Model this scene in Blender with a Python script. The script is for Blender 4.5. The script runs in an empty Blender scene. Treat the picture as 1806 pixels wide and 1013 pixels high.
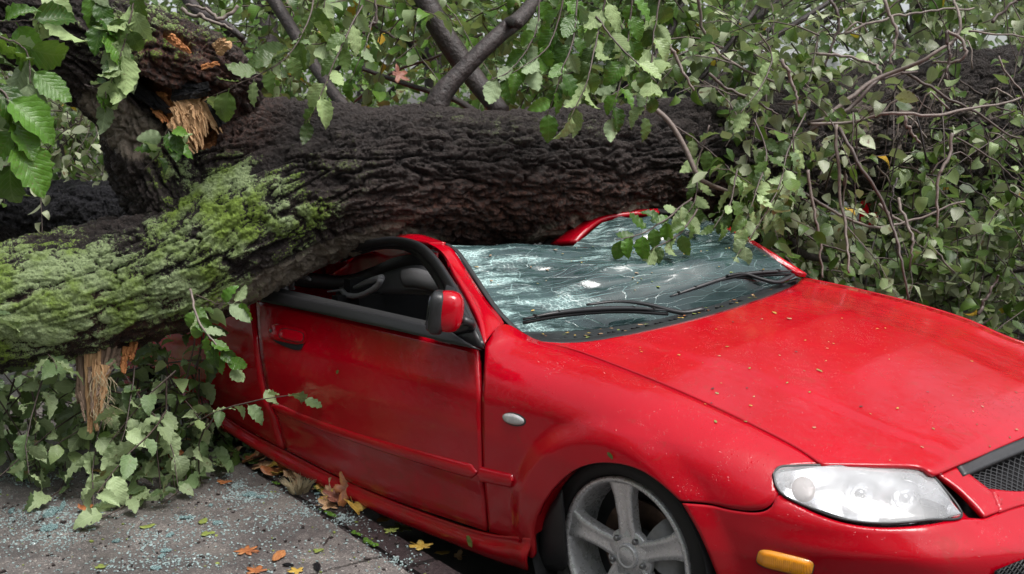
import bpy, bmesh, math, random
import numpy as np
from mathutils import Vector, Matrix
random.seed(7); RNG = np.random.default_rng(11)
S = bpy.context.scene; COL = S.collection
# ------------------------------------------------------------------ camera
CC = np.array([1.856, -2.988, 1.463]); YAW = math.radians(136.43); PIT = math.radians(-8.39); FPX = 1917.
FW = np.array([math.cos(PIT)*math.cos(YAW), math.cos(PIT)*math.sin(YAW), math.sin(PIT)])
RT = np.cross(FW, [0, 0, 1]); RT /= np.linalg.norm(RT); UP = np.cross(RT, FW)
cd = bpy.data.cameras.new('camera'); cam = bpy.data.objects.new('camera', cd); COL.objects.link(cam)
cam.matrix_world = Matrix(((RT[0], UP[0], -FW[0], CC[0]), (RT[1], UP[1], -FW[1], CC[1]), (RT[2], UP[2], -FW[2], CC[2]), (0, 0, 0, 1)))
cd.sensor_width = 36; cd.lens = FPX/1806*36; cd.clip_start = .05; cd.clip_end = 300
cd.dof.use_dof = True; cd.dof.focus_distance = 3.75; cd.dof.aperture_fstop = 7.1
S.camera = cam
# ------------------------------------------------------------------ world, sun, exposure
SUN_EL, SUN_AZ = math.radians(66), math.radians(8)     # overcast: a broad soft source
w = bpy.data.worlds.new('World'); S.world = w; w.use_nodes = True
nt = w.node_tree; bg = nt.nodes['Background']
sk = nt.nodes.new('ShaderNodeTexSky'); sk.sky_type = 'NISHITA'; sk.sun_disc = False
sk.sun_elevation = SUN_EL; sk.sun_rotation = math.radians(90)-SUN_AZ
sk.dust_density = 4.0; sk.air_density = 1.0
hs = nt.nodes.new('ShaderNodeHueSaturation'); hs.inputs['Saturation'].default_value = .32
nt.links.new(sk.outputs[0], hs.inputs['Color']); nt.links.new(hs.outputs[0], bg.inputs[0]); bg.inputs[1].default_value = .115
sd = bpy.data.lights.new('sun', 'SUN'); sd.energy = 1.5; sd.angle = math.radians(28); sd.color = (1, .97, .93)
so = bpy.data.objects.new('sun', sd); COL.objects.link(so)
so.rotation_euler = Vector((math.cos(SUN_EL)*math.cos(SUN_AZ), math.cos(SUN_EL)*math.sin(SUN_AZ), math.sin(SUN_EL))).to_track_quat('Z', 'Y').to_euler()
S.view_settings.view_transform = 'Standard'; S.view_settings.look = 'None'; S.view_settings.gamma = 1
S.view_settings.exposure = 1.0

# ------------------------------------------------------------------ pixel <-> world
def ray(px, py):
    px = np.asarray(px, float); py = np.asarray(py, float)
    return FW + np.multiply.outer((px-903)/FPX, RT) - np.multiply.outer((py-506.5)/FPX, UP)
def P(px, py, x=None, y=None, z=None, d=None):
    D = ray(px, py)
    t = (x-CC[0])/D[0] if x is not None else (y-CC[1])/D[1] if y is not None else (z-CC[2])/D[2] if z is not None else d
    return CC+D*t
def PP(L, **k): return [P(a[0], a[1], **k) for a in L]
def lerp(x, xs, ys): return np.interp(x, xs, ys)
def sstep(a, b, x): t = np.clip((x-a)/(b-a), 0, 1); return t*t*(3-2*t)

# lower body of the car as an implicit surface
ZTX = ([-3.5, -.55, -.4, 0, .3, .5, .62, .70, .76, .82, 1.1], [.86, .815, .80, .757, .70, .645, .618, .594, .565, .52, .30])
def zt(x): return np.interp(x, *ZTX)
def aa(z): return np.interp(z, [.1, .2, .3, .48, .53, .57, .61, .66, .72, .8], [1.02, 1.08, 1.14, 1.16, 1.15, 1.09, 1.03, .98, .92, .85])
def Gf(x, y, z):
    b = np.interp(z, [.12, .18, .25, .30, .42, .55, .66, .80, .90], [.80, .825, .838, .842, .862, .866, .858, .815, .76])
    R = np.sqrt(x**2+(z-.285)**2)
    b = b+.020*(1-sstep(.335, .41, R))*(x > -.6)
    fr = sstep(-.62, -.50, x)
    q = z-(zt(x)-.115); qc = np.clip(q/.115, 0, 1)
    b = b-fr*(.17*(1-np.sqrt(np.maximum(0, 1-qc**2.2)))+np.maximum(q-.115, 0)*6)
    b = np.maximum(b, .05)
    return (np.maximum(0, x+.2)/aa(z))**3+(np.abs(y)/b)**3-1
def Hz(x, y):
    v = np.clip(y/.66, -1, 1)
    cr = .034*(1-v**2)
    edge = np.interp(x, [-.5, .75], [.50, .33])       # raised centre panel with crease lines
    return zt(x)+.034*(y+.66)*1.5+cr+.007*sstep(edge+.04, edge-.02, np.abs(y))-.02*sstep(.60, .67, -y)*0
def Hf(x, y, z): return z-Hz(x, y)
def march(px, py, F, sgn=1, t0=1.2, t1=7.0, n=480, default=None):
    px = np.ravel(px); py = np.ravel(py); D = ray(px, py); ts = np.linspace(t0, t1, n)
    p = CC+D[:, None, :]*ts[None, :, None]
    g = F(p[..., 0], p[..., 1], p[..., 2])*sgn
    neg = g < 0; hit = neg.any(1); i = np.argmax(neg, 1); i = np.maximum(i, 1)
    lo = ts[i-1]; hi = ts[i]
    for _ in range(22):
        m = (lo+hi)/2; q = CC+D*m[:, None]; v = F(q[:, 0], q[:, 1], q[:, 2])*sgn < 0
        hi = np.where(v, m, hi); lo = np.where(v, lo, m)
    t = (lo+hi)/2
    if not hit.all():
        if hit.any():
            idx = np.where(hit)[0]
            for k in np.where(~hit)[0]:
                t[k] = t[idx[np.argmin((px[idx]-px[k])**2+(py[idx]-py[k])**2)]]
    return CC+D*t[:, None]
def gnorm(p, F=Gf):
    e = 1e-3; p = np.asarray(p)
    g = np.stack([F(*(p+np.eye(3)[k]*e).T)-F(*(p-np.eye(3)[k]*e).T) for k in range(3)], -1)
    return g/np.linalg.norm(g, axis=-1, keepdims=True)

# ------------------------------------------------------------------ curves
def cat(pts, n, smooth=True):
    """resample a control polyline by arc length (Catmull-Rom)"""
    P0 = np.asarray(pts, float)
    if smooth and len(P0) > 2:
        Q = np.vstack([2*P0[0]-P0[1], P0, 2*P0[-1]-P0[-2]]); out = []
        for i in range(1, len(Q)-2):
            for t in np.linspace(0, 1, 24, endpoint=False):
                a, b, c, d = Q[i-1:i+3]
                out.append(.5*((2*b)+(-a+c)*t+(2*a-5*b+4*c-d)*t*t+(-a+3*b-3*c+d)*t**3))
        out.append(P0[-1]); P0 = np.array(out)
    s = np.r_[0, np.cumsum(np.linalg.norm(np.diff(P0, axis=0), axis=1))]
    u = np.linspace(0, s[-1], n)
    return np.stack([np.interp(u, s, P0[:, k]) for k in range(P0.shape[1])], 1)
def coons(top, bot, nu, nv, left=None, right=None, sm=True, wins=0):
    T = cat(top, nu, sm); B = cat(bot, nu, sm)
    L = cat(left, nv, sm) if left is not None else cat([B[0], T[0]], nv, False)
    R = cat(right, nv, sm) if right is not None else cat([B[-1], T[-1]], nv, False)
    u = np.linspace(0, 1, nu)[None, :, None]; v = np.linspace(0, 1, nv)[:, None, None]
    G = (1-v)*B[None]+v*T[None]+(1-u)*L[:, None]+u*R[:, None]-((1-u)*(1-v)*B[0]+u*(1-v)*B[-1]+(1-u)*v*T[0]+u*v*T[-1])
    for _ in range(wins):      # Winslow smoothing keeps the grid from folding round concave outlines
        xu = (G[1:-1, 2:]-G[1:-1, :-2])/2; xv = (G[2:, 1:-1]-G[:-2, 1:-1])/2
        al = (xv**2).sum(-1, keepdims=True); be = (xu*xv).sum(-1, keepdims=True); ga = (xu**2).sum(-1, keepdims=True)
        xuv = (G[2:, 2:]-G[2:, :-2]-G[:-2, 2:]+G[:-2, :-2])/4
        G[1:-1, 1:-1] += .8*((al*(G[1:-1, 2:]+G[1:-1, :-2])+ga*(G[2:, 1:-1]+G[:-2, 1:-1])-2*be*xuv)/(2*(al+ga)+1e-9)-G[1:-1, 1:-1])
    return G

# ------------------------------------------------------------------ object helpers
def link(o, parent=None):
    COL.objects.link(o)
    if parent: o.parent = parent
    return o
def tag(o, label=None, cat_=None, group=None, kind=None):
    if label: o['label'] = label
    if cat_: o['category'] = cat_
    if group: o['group'] = group
    if kind: o['kind'] = kind
    return o
def empty(name, loc=(0, 0, 0), **k):
    o = bpy.data.objects.new(name, None); o.location = loc; o.empty_display_size = .1; COL.objects.link(o); return tag(o, **k)
def mesh(name, V, F, mat, parent=None, smooth=True, uv=None, loc=None):
    m = bpy.data.meshes.new(name)
    V = np.asarray(V, float)
    if loc is not None: V = V-np.asarray(loc)
    m.from_pydata(V.tolist(), [], [list(map(int, f)) for f in F])
    m.update()
    if smooth: m.polygons.foreach_set('use_smooth', [True]*len(m.polygons))
    if uv is not None:
        l = m.uv_layers.new(name='UVMap'); vi = np.zeros(len(m.loops), int); m.loops.foreach_get('vertex_index', vi)
        l.data.foreach_set('uv', np.asarray(uv, float)[vi].ravel())
    if mat is not None: m.materials.append(mat)
    o = bpy.data.objects.new(name, m)
    if loc is not None: o.location = loc
    return link(o, parent)
def gridF(nv, nu, off=0):
    i = np.arange((nv-1)*(nu-1)); r = i//(nu-1); c = i % (nu-1); a = r*nu+c+off
    return np.stack([a, a+1, a+nu+1, a+nu], 1)
def grid(name, G, mat, parent=None, smooth=True, solid=0, bevel=0, flip=False, off=-1):
    G = np.asarray(G); nv, nu = G.shape[:2]; F = gridF(nv, nu)
    if flip: F = F[:, ::-1]
    uu, vv = np.meshgrid(np.linspace(0, 1, nu), np.linspace(0, 1, nv))
    o = mesh(name, G.reshape(-1, 3), F, mat, parent, smooth, uv=np.stack([uu.ravel(), vv.ravel()], 1))
    if solid:
        md = o.modifiers.new('s', 'SOLIDIFY'); md.thickness = solid; md.offset = off; md.use_even_offset = False
    if bevel:
        b = o.modifiers.new('b', 'BEVEL'); b.width = bevel; b.segments = 2; b.limit_method = 'ANGLE'; b.angle_limit = math.radians(50)
    return o
def panel(name, top, bot, nu, nv, mat, parent, left=None, right=None, F=Gf, sgn=1, lift=0, solid=.012, sm=True, post=None, flip=False, off=-1, wins=0):
    g = coons(top, bot, nu, nv, left, right, sm, wins)
    p = march(g[..., 0], g[..., 1], F, sgn)
    if lift or post:
        nrm = gnorm(p, F)*(1 if sgn == 1 else -1)
        p = p+nrm*lift
        if post: p = post(p, nrm, g.reshape(-1, 2))
    return grid(name, p.reshape(nv, nu, 3), mat, parent, solid=solid, flip=flip, off=off)
def frames(C):
    C = np.asarray(C); T = np.gradient(C, axis=0); T /= np.linalg.norm(T, axis=1, keepdims=True)+1e-9
    n = np.cross(T[0], [0, 0, 1.]);
    if np.linalg.norm(n) < .1: n = np.cross(T[0], [1., 0, 0])
    N = []
    for t in T:
        n = n-t*(n@t); n /= np.linalg.norm(n)+1e-9; N.append(n)
    N = np.array(N); return T, N, np.cross(T, N)
def tubeVF(C, r, k=8, flat=1.0, off=0, caps=True):
    C = np.asarray(C); n = len(C); r = np.broadcast_to(np.asarray(r, float), (n,)); T, N, B = frames(C)
    a = np.linspace(0, 2*math.pi, k, endpoint=False)
    V = C[:, None]+r[:, None, None]*(np.cos(a)[None, :, None]*N[:, None]+flat*np.sin(a)[None, :, None]*B[:, None])
    V = V.reshape(-1, 3); F = []
    for i in range(n-1):
        for j in range(k): F.append((off+i*k+j, off+i*k+(j+1) % k, off+(i+1)*k+(j+1) % k, off+(i+1)*k+j))
    if caps: F.append(tuple(off+j for j in range(k))[::-1]); F.append(tuple(off+(n-1)*k+j for j in range(k)))
    return V, F
def tube(name, C, r, mat, parent=None, k=8, flat=1.0, n=None):
    if n: C = cat(C, n)
    V, F = tubeVF(C, r if np.ndim(r) == 0 else np.interp(np.linspace(0, 1, len(C)), np.linspace(0, 1, len(r)), r), k, flat)
    return mesh(name, V, F, mat, parent)
def box(name, c, s, mat, parent=None, rz=0, bev=0.003, rot=None):
    bm = bmesh.new(); bmesh.ops.create_cube(bm, size=1); bmesh.ops.scale(bm, vec=s, verts=bm.verts)
    if bev: bmesh.ops.bevel(bm, geom=bm.edges[:], offset=bev, segments=2, affect='EDGES')
    m = bpy.data.meshes.new(name); bm.to_mesh(m); bm.free(); m.materials.append(mat)
    o = bpy.data.objects.new(name, m); o.location = c; o.rotation_euler = rot if rot else (0, 0, rz); return link(o, parent)
def revolve(name, prof, mat, parent=None, n=64, c=(0, 0, 0), axis='y'):
    """profile (radius, depth) revolved about the -y axis"""
    pr = np.array(prof); a = np.linspace(0, 2*math.pi, n, endpoint=False)
    V = np.stack([np.outer(pr[:, 0], np.cos(a)), np.repeat(-pr[:, 1:2], n, 1), np.outer(pr[:, 0], np.sin(a))], -1).reshape(-1, 3)+np.array(c)
    F = []
    for i in range(len(pr)-1):
        for j in range(n): F.append((i*n+j, i*n+(j+1) % n, (i+1)*n+(j+1) % n, (i+1)*n+j))
    return mesh(name, V, F, mat, parent)

# ------------------------------------------------------------------ numpy noise
def h3(i, j, k, s=0):
    with np.errstate(over='ignore'):
        n = (i.astype(np.int64)*73856093) ^ (j.astype(np.int64)*19349663) ^ (k.astype(np.int64)*83492791) ^ (s*2654435761)
        n = (n ^ (n >> 13))*1274126177; n = n ^ (n >> 16)
    return (n & 0xffff)/65535.
def vnoise(p, s=0):
    f = np.floor(p); t = p-f; t = t*t*(3-2*t); f = f.astype(np.int64); r = 0
    for a in (0, 1):
        for b in (0, 1):
            for c in (0, 1):
                r = r+h3(f[:, 0]+a, f[:, 1]+b, f[:, 2]+c, s)*(t[:, 0] if a else 1-t[:, 0])*(t[:, 1] if b else 1-t[:, 1])*(t[:, 2] if c else 1-t[:, 2])
    return r*2-1
def fbm(p, o=3, s=0): return sum(vnoise(p*2.03**i, s+i)*.5**i for i in range(o))
def worley(p, s=0):
    f = np.floor(p).astype(np.int64); F1 = np.full(len(p), 9.); F2 = F1.copy(); idv = np.zeros(len(p)); dx = np.zeros((len(p), 3))
    for a in (-1, 0, 1):
        for b in (-1, 0, 1):
            for c in (-1, 0, 1):
                i, j, k = f[:, 0]+a, f[:, 1]+b, f[:, 2]+c
                d = np.stack([i+h3(i, j, k, s), j+h3(i, j, k, s+1), k+h3(i, j, k, s+2)], 1)-p
                D = np.sqrt((d*d).sum(1)); m = D < F1
                F2 = np.where(m, F1, np.minimum(F2, D)); dx[m] = d[m]; idv = np.where(m, h3(i, j, k, s+3), idv); F1 = np.where(m, D, F1)
    return F1, F2, idv, dx

# ------------------------------------------------------------------ materials
class NT:
    def __init__(s, name):
        s.m = bpy.data.materials.new(name); s.m.use_nodes = True; s.t = s.m.node_tree; s.b = s.t.nodes['Principled BSDF']; s.out = s.t.nodes['Material Output']
    def n(s, ty, **k):
        nd = s.t.nodes.new('ShaderNode'+ty)
        for a, v in k.items():
            if a.startswith('i_'):
                key = a[2:]; key = int(key) if key.isdigit() else key.replace('_', ' ')
                if hasattr(v, 'is_output'): s.t.links.new(v, nd.inputs[key])
                else: nd.inputs[key].default_value = v
            else: setattr(nd, a, v)
        return nd
    def l(s, a, b): s.t.links.new(a, b)
    def set(s, **k):
        for a, v in k.items():
            key = a.replace('_', ' ')
            if hasattr(v, 'is_output'): s.l(v, s.b.inputs[key])
            else: s.b.inputs[key].default_value = v
        return s
    def co(s, kind='Object', scale=(1, 1, 1)):
        c = s.n('TexCoord').outputs[kind]
        return s.n('Mapping', i_0=c, i_3=scale).outputs[0]
    def noise(s, v, sc, det=4, ro=.6, dist=0): return s.n('TexNoise', i_Vector=v, i_Scale=sc, i_Detail=det, i_Roughness=ro, i_Distortion=dist).outputs['Fac']
    def vor(s, v, sc, feature='F1', out='Distance', rnd=1): return s.n('TexVoronoi', feature=feature, i_Vector=v, i_Scale=sc, i_Randomness=rnd).outputs[out]
    def ramp(s, f, stops, interp='LINEAR'):
        r = s.n('ValToRGB'); r.color_ramp.interpolation = interp
        e = r.color_ramp.elements
        while len(e) < len(stops): e.new(.5)
        for q, (p, c) in zip(e, stops): q.position = p; q.color = (*c, 1) if len(c) == 3 else c
        s.l(f, r.inputs[0]); return r.outputs[0]
    def rr(s, f, a, b, c=0., d=1.): return s.n('MapRange', i_0=f, i_1=a, i_2=b, i_3=c, i_4=d).outputs[0]
    def mix(s, f, a, b, bt='MIX'):
        m = s.n('MixRGB', blend_type=bt)
        for i, v in enumerate((f, a, b)):
            if hasattr(v, 'is_output'): s.l(v, m.inputs[i])
            else: m.inputs[i].default_value = (*v, 1) if np.ndim(v) and len(v) == 3 else v
        return m.outputs[0]
    def math(s, op, a, b=0.):
        m = s.n('Math', operation=op)
        for i, v in enumerate((a, b)):
            if hasattr(v, 'is_output'): s.l(v, m.inputs[i])
            else: m.inputs[i].default_value = v
        return m.outputs[0]
    def bump(s, h, st=.5, d=.01, nrm=None):
        k = dict(i_Height=h, i_Strength=st, i_Distance=d)
        b = s.n('Bump', **k)
        if nrm is not None: s.l(nrm, b.inputs['Normal'])
        return b.outputs[0]
def simple(name, col, rough=.5, metal=0, var=.12, nsc=40, bump=.15, bd=.002, coat=0, **k):
    t = NT(name); v = t.co(); n = t.noise(v, nsc, 5)
    c2 = tuple(max(0, x*(1-var*2)) for x in col)
    t.set(Base_Color=t.mix(t.rr(n, .3, .7), c2, col), Roughness=t.rr(n, .2, .8, max(0, rough-.08), min(1, rough+.08)), Metallic=metal, Normal=t.bump(n, bump, bd))
    if coat: t.set(Coat_Weight=coat, Coat_Roughness=.05)
    t.set(**k); return t.m

def mat_paint():
    t = NT('wet_red_paint'); v = t.co()
    dv = t.vor(v, 210); drops = t.rr(dv, .10, .30, 1, 0)
    mask = t.rr(t.noise(v, 9, 4, .7), .52, .60); drops2 = t.math('MULTIPLY', drops, mask)
    big = t.rr(t.vor(v, 75), .0, .22, 1, 0); mk = t.rr(t.vor(v, 75, out='Color'), .0, 1.)
    big = t.math('MULTIPLY', big, t.rr(t.noise(v, 40, 3), .54, .60))
    film = t.noise(v, 26, 5, .62, .6)
    ripple = t.noise(v, 130, 3, .6, .3)
    h = t.math('ADD', t.math('MULTIPLY', drops2, 1.1), t.math('ADD', t.math('MULTIPLY', big, 1.8), t.math('ADD', t.math('MULTIPLY', film, .55), t.math('MULTIPLY', ripple, .05))))
    # road film, densest low on the sides
    z = t.n('SeparateXYZ', i_0=v).outputs[2]
    dirt = t.math('MULTIPLY', t.rr(z, .44, .22, .05, 1.0), t.rr(t.noise(v, 5, 8, .72, .8), .42, .68))
    smear = t.rr(t.noise(t.co(scale=(3, 3, 7)), 3.0, 5, .6, 1.6), .60, .66, 0, .16)
    d = t.math('MINIMUM', t.math('ADD', t.math('MULTIPLY', dirt, .45), smear), .6)
    col = t.mix(t.rr(t.noise(v, 3, 4), .3, .7), (.38, .0001, .008), (.46, .0002, .011))
    col = t.mix(d, col, (.13, .06, .035))
    t.set(Base_Color=col, Roughness=t.rr(d, 0, .4, .34, .6), Metallic=.0, Coat_Weight=t.rr(d, 0, .5, 1, .55), Coat_Roughness=t.rr(film, .35, .65, .015, .06), Coat_IOR=1.5, Specular_IOR_Level=.0)
    nb = t.bump(h, .50, .0040); t.l(nb, t.b.inputs['Coat Normal']); t.l(t.bump(film, .08, .004), t.b.inputs['Normal'])
    return t.m
def mat_bark(name='wet_bark', base=((.003, .0025, .003), (.052, .041, .038)), moss=True, red=True):
    t = NT(name); v = t.co()
    hg = t.n('Attribute', attribute_name='hgt').outputs['Fac']
    n1 = t.noise(v, 60, 8, .7); n2 = t.noise(v, 14, 5, .6, .5)
    f = t.math('ADD', t.math('MULTIPLY', hg, .75), t.math('MULTIPLY', n1, .45))
    col = t.ramp(f, [(.15, base[0]), (.55, tuple(.5*(a+b) for a, b in zip(*base))), (.95, base[1])])
    col = t.mix(t.rr(t.math('MULTIPLY', t.noise(v, 35, 4, .7), 1.), .60, .72, 0, .55), col, (.085, .075, .065))
    if red:
        ra = t.n('Attribute', attribute_name='redd').outputs['Fac']
        col = t.mix(t.math('MULTIPLY', ra, t.rr(t.noise(v, 45, 6, .7, .4), .40, .62)), col, (.15, .06, .04))
        col = t.mix(t.math('MULTIPLY', ra, t.rr(t.noise(v, 90, 3, .7, .4), .66, .74)), col, (.36, .17, .10))
        gy = t.n('Attribute', attribute_name='pale').outputs['Fac']
        col = t.mix(t.rr(t.math('ADD', gy, t.math('MULTIPLY', n1, .9)), .75, 1.0), col, (.27, .225, .18))
    if moss:
        ma = t.n('Attribute', attribute_name='moss').outputs['Fac']
        sp = t.noise(v, 110, 5, .8); sp2 = t.noise(v, 20, 4, .7)
        mm = t.math('ADD', t.math('MULTIPLY', sp, .9), t.math('ADD', t.math('MULTIPLY', sp2, .5), t.math('MULTIPLY', hg, .34)))
        mm = t.math('ADD', mm, t.math('MULTIPLY', ma, .34)); mm = t.rr(mm, 1.11, 1.15)
        mm = t.math('MULTIPLY', mm, t.rr(ma, .08, .25))
        mc = t.mix(t.rr(t.noise(v, 6, 4, .6), .42, .58), (.22, .32, .055), (.35, .44, .22))
        mc = t.mix(t.rr(t.noise(v, 150, 4, .7), .46, .66, 0, .6), mc, (.05, .085, .02))
        col = t.mix(mm, col, mc)
        rough = t.rr(mm, 0, 1, .42, .85)
    else: rough = t.rr(n2, .3, .7, .38, .6)
    wa = t.n('Attribute', attribute_name='wound').outputs['Fac']
    col = t.mix(wa, col, t.mix(t.rr(n1, .3, .7), (.16, .05, .02), (.42, .19, .07)))
    t.set(Base_Color=col, Roughness=rough, Specular_IOR_Level=.3)
    t.l(t.bump(t.math('ADD', n1, t.math('MULTIPLY', t.math('ADD', t.noise(v, 180, 4, .75), t.math('MULTIPLY', t.vor(v, 70), .8)), .9)), 1.0, .012), t.b.inputs['Normal'])
    return t.m
def mat_leaf(name, top=(.040, .12, .012), top2=(.10, .23, .025), under=(.25, .33, .18), gloss=.24, pale=.0, yellow=.0, bite=True):
    t = NT(name); uv = t.n('TexCoord').outputs['UV']; sx = t.n('SeparateXYZ', i_0=uv); x, y = sx.outputs[0], sx.outputs[1]
    rnd = t.n('Attribute', attribute_name='rnd').outputs['Fac']
    oi = t.n('ObjectInfo').outputs['Random']; R = t.math('FRACT', t.math('ADD', rnd, oi))
    ax = t.math('ABSOLUTE', t.math('SUBTRACT', x, .5))
    # pinnate veins: lines running forward from the midrib
    vv = t.math('SUBTRACT', y, t.math('MULTIPLY', ax, .9)); saw = t.math('ABSOLUTE', t.math('SUBTRACT', t.math('FRACT', t.math('MULTIPLY', vv, 9.)), .5))
    vein = t.math('MAXIMUM', t.rr(saw, .0, .10, 1, 0), t.rr(ax, .0, .03, 1, 0))
    n = t.noise(t.co('Object'), 60, 5, .7)
    ct = t.mix(R, tuple(.55*c for c in top), tuple(1.15*c for c in top2)); ct = t.mix(t.rr(n, .35, .7, 0, .45), ct, tuple(.6*c for c in top))
    ct = t.mix(t.math('MULTIPLY', vein, .35), ct, (.16, .22, .08))
    cu = t.mix(R, tuple(min(1, c*1.25) for c in under), tuple(c*.62 for c in under)); cu = t.mix(t.math('MULTIPLY', vein, .5), cu, tuple(min(1, c*1.35) for c in under))
    bf = t.n('NewGeometry').outputs['Backfacing']
    R2 = t.math('FRACT', t.math('MULTIPLY', R, 7.31))
    c = t.mix(t.math('MAXIMUM', bf, t.math('LESS_THAN', R2, pale)), ct, cu)
    brown = t.math('MULTIPLY', t.rr(t.noise(t.co('Object'), 25, 3, .6), .60, .68), t.math('LESS_THAN', t.math('FRACT', t.math('MULTIPLY', R, 3.7)), .35))
    c = t.mix(brown, c, (.13, .08, .035))
    c = t.mix(t.math('LESS_THAN', t.math('FRACT', t.math('MULTIPLY', R, 17.9)), yellow), c, (.50, .30, .03))
    t.set(Base_Color=c, Roughness=t.rr(bf, 0, 1, gloss, .65), Specular_IOR_Level=.45)
    h = t.math('ADD', t.rr(saw, 0, .25, 0, 1), t.math('MULTIPLY', n, 1.2))
    nb = t.bump(h, .28, .003); t.l(nb, t.b.inputs['Normal'])
    tr = t.n('BsdfTranslucent'); t.l(t.mix(.5, c, (.20, .32, .03)), tr.inputs[0])
    ms = t.n('MixShader'); ms.inputs[0].default_value = .28; t.l(t.b.outputs[0], ms.inputs[1]); t.l(tr.outputs[0], ms.inputs[2]); t.l(ms.outputs[0], t.out.inputs[0])
    return t.m
def mat_dryleaf(name, c1, c2, c3):
    t = NT(name); v = t.co(); uv = t.n('TexCoord').outputs['UV']
    n = t.noise(v, 22, 5, .7, .5); n2 = t.noise(v, 90, 4, .7)
    c = t.ramp(n, [(.3, c1), (.52, c2), (.72, c3)]); c = t.mix(t.rr(n2, .55, .75, 0, .6), c, tuple(.4*x for x in c1))
    t.set(Base_Color=c, Roughness=.5, Normal=t.bump(n2, .5, .003)); return t.m
def mat_concrete():
    t = NT('exposed_aggregate_concrete'); v = t.co()
    pc = t.vor(v, 260, out='Color'); pr = t.n('SeparateColor', i_0=pc).outputs[0]
    peb = t.ramp(pr, [(0, (.09, .08, .076)), (.35, (.17, .15, .14)), (.7, (.27, .245, .225)), (.93, (.52, .48, .44))], 'CONSTANT')
    n = t.noise(v, 2.2, 6, .65, .3); n2 = t.noise(v, 30, 5, .7)
    c = t.mix(t.rr(n2, .40, .62, .2, .95), peb, (.105, .094, .090))
    c = t.mix(t.rr(n, .44, .62, 0, .55), c, (.045, .041, .043))      # wet, dark patches
    c = t.mix(t.rr(t.noise(v, 6, 4), .55, .7, 0, .25), c, (.22, .20, .17))
    t.set(Base_Color=c, Roughness=t.rr(n, .40, .60, .75, .42), Specular_IOR_Level=.4)
    t.l(t.bump(t.math('ADD', t.vor(v, 260), t.math('MULTIPLY', n2, .6)), .55, .004), t.b.inputs['Normal']); return t.m
def mat_asphalt():
    t = NT('wet_asphalt'); v = t.co(); n = t.noise(v, 150, 5, .8); n2 = t.noise(v, 2, 5)
    t.set(Base_Color=t.mix(t.rr(n, .4, .7), (.012, .012, .014), (.05, .048, .05)), Roughness=t.rr(n2, .35, .65, .25, .6), Normal=t.bump(n, .6, .004)); return t.m
def mat_kerb():
    t = NT('wet_dark_granite'); v = t.co(); n = t.noise(v, 90, 6, .8); n2 = t.noise(v, 8, 5, .7, .5)
    c = t.mix(t.rr(n, .4, .65), (.018, .014, .016), (.075, .058, .058)); c = t.mix(t.rr(n2, .5, .7, 0, .5), c, (.015, .012, .012))
    t.set(Base_Color=c, Roughness=t.rr(n2, .3, .7, .25, .5), Normal=t.bump(t.math('ADD', n, t.math('MULTIPLY', n2, 2.)), .6, .006)); return t.m
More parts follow.
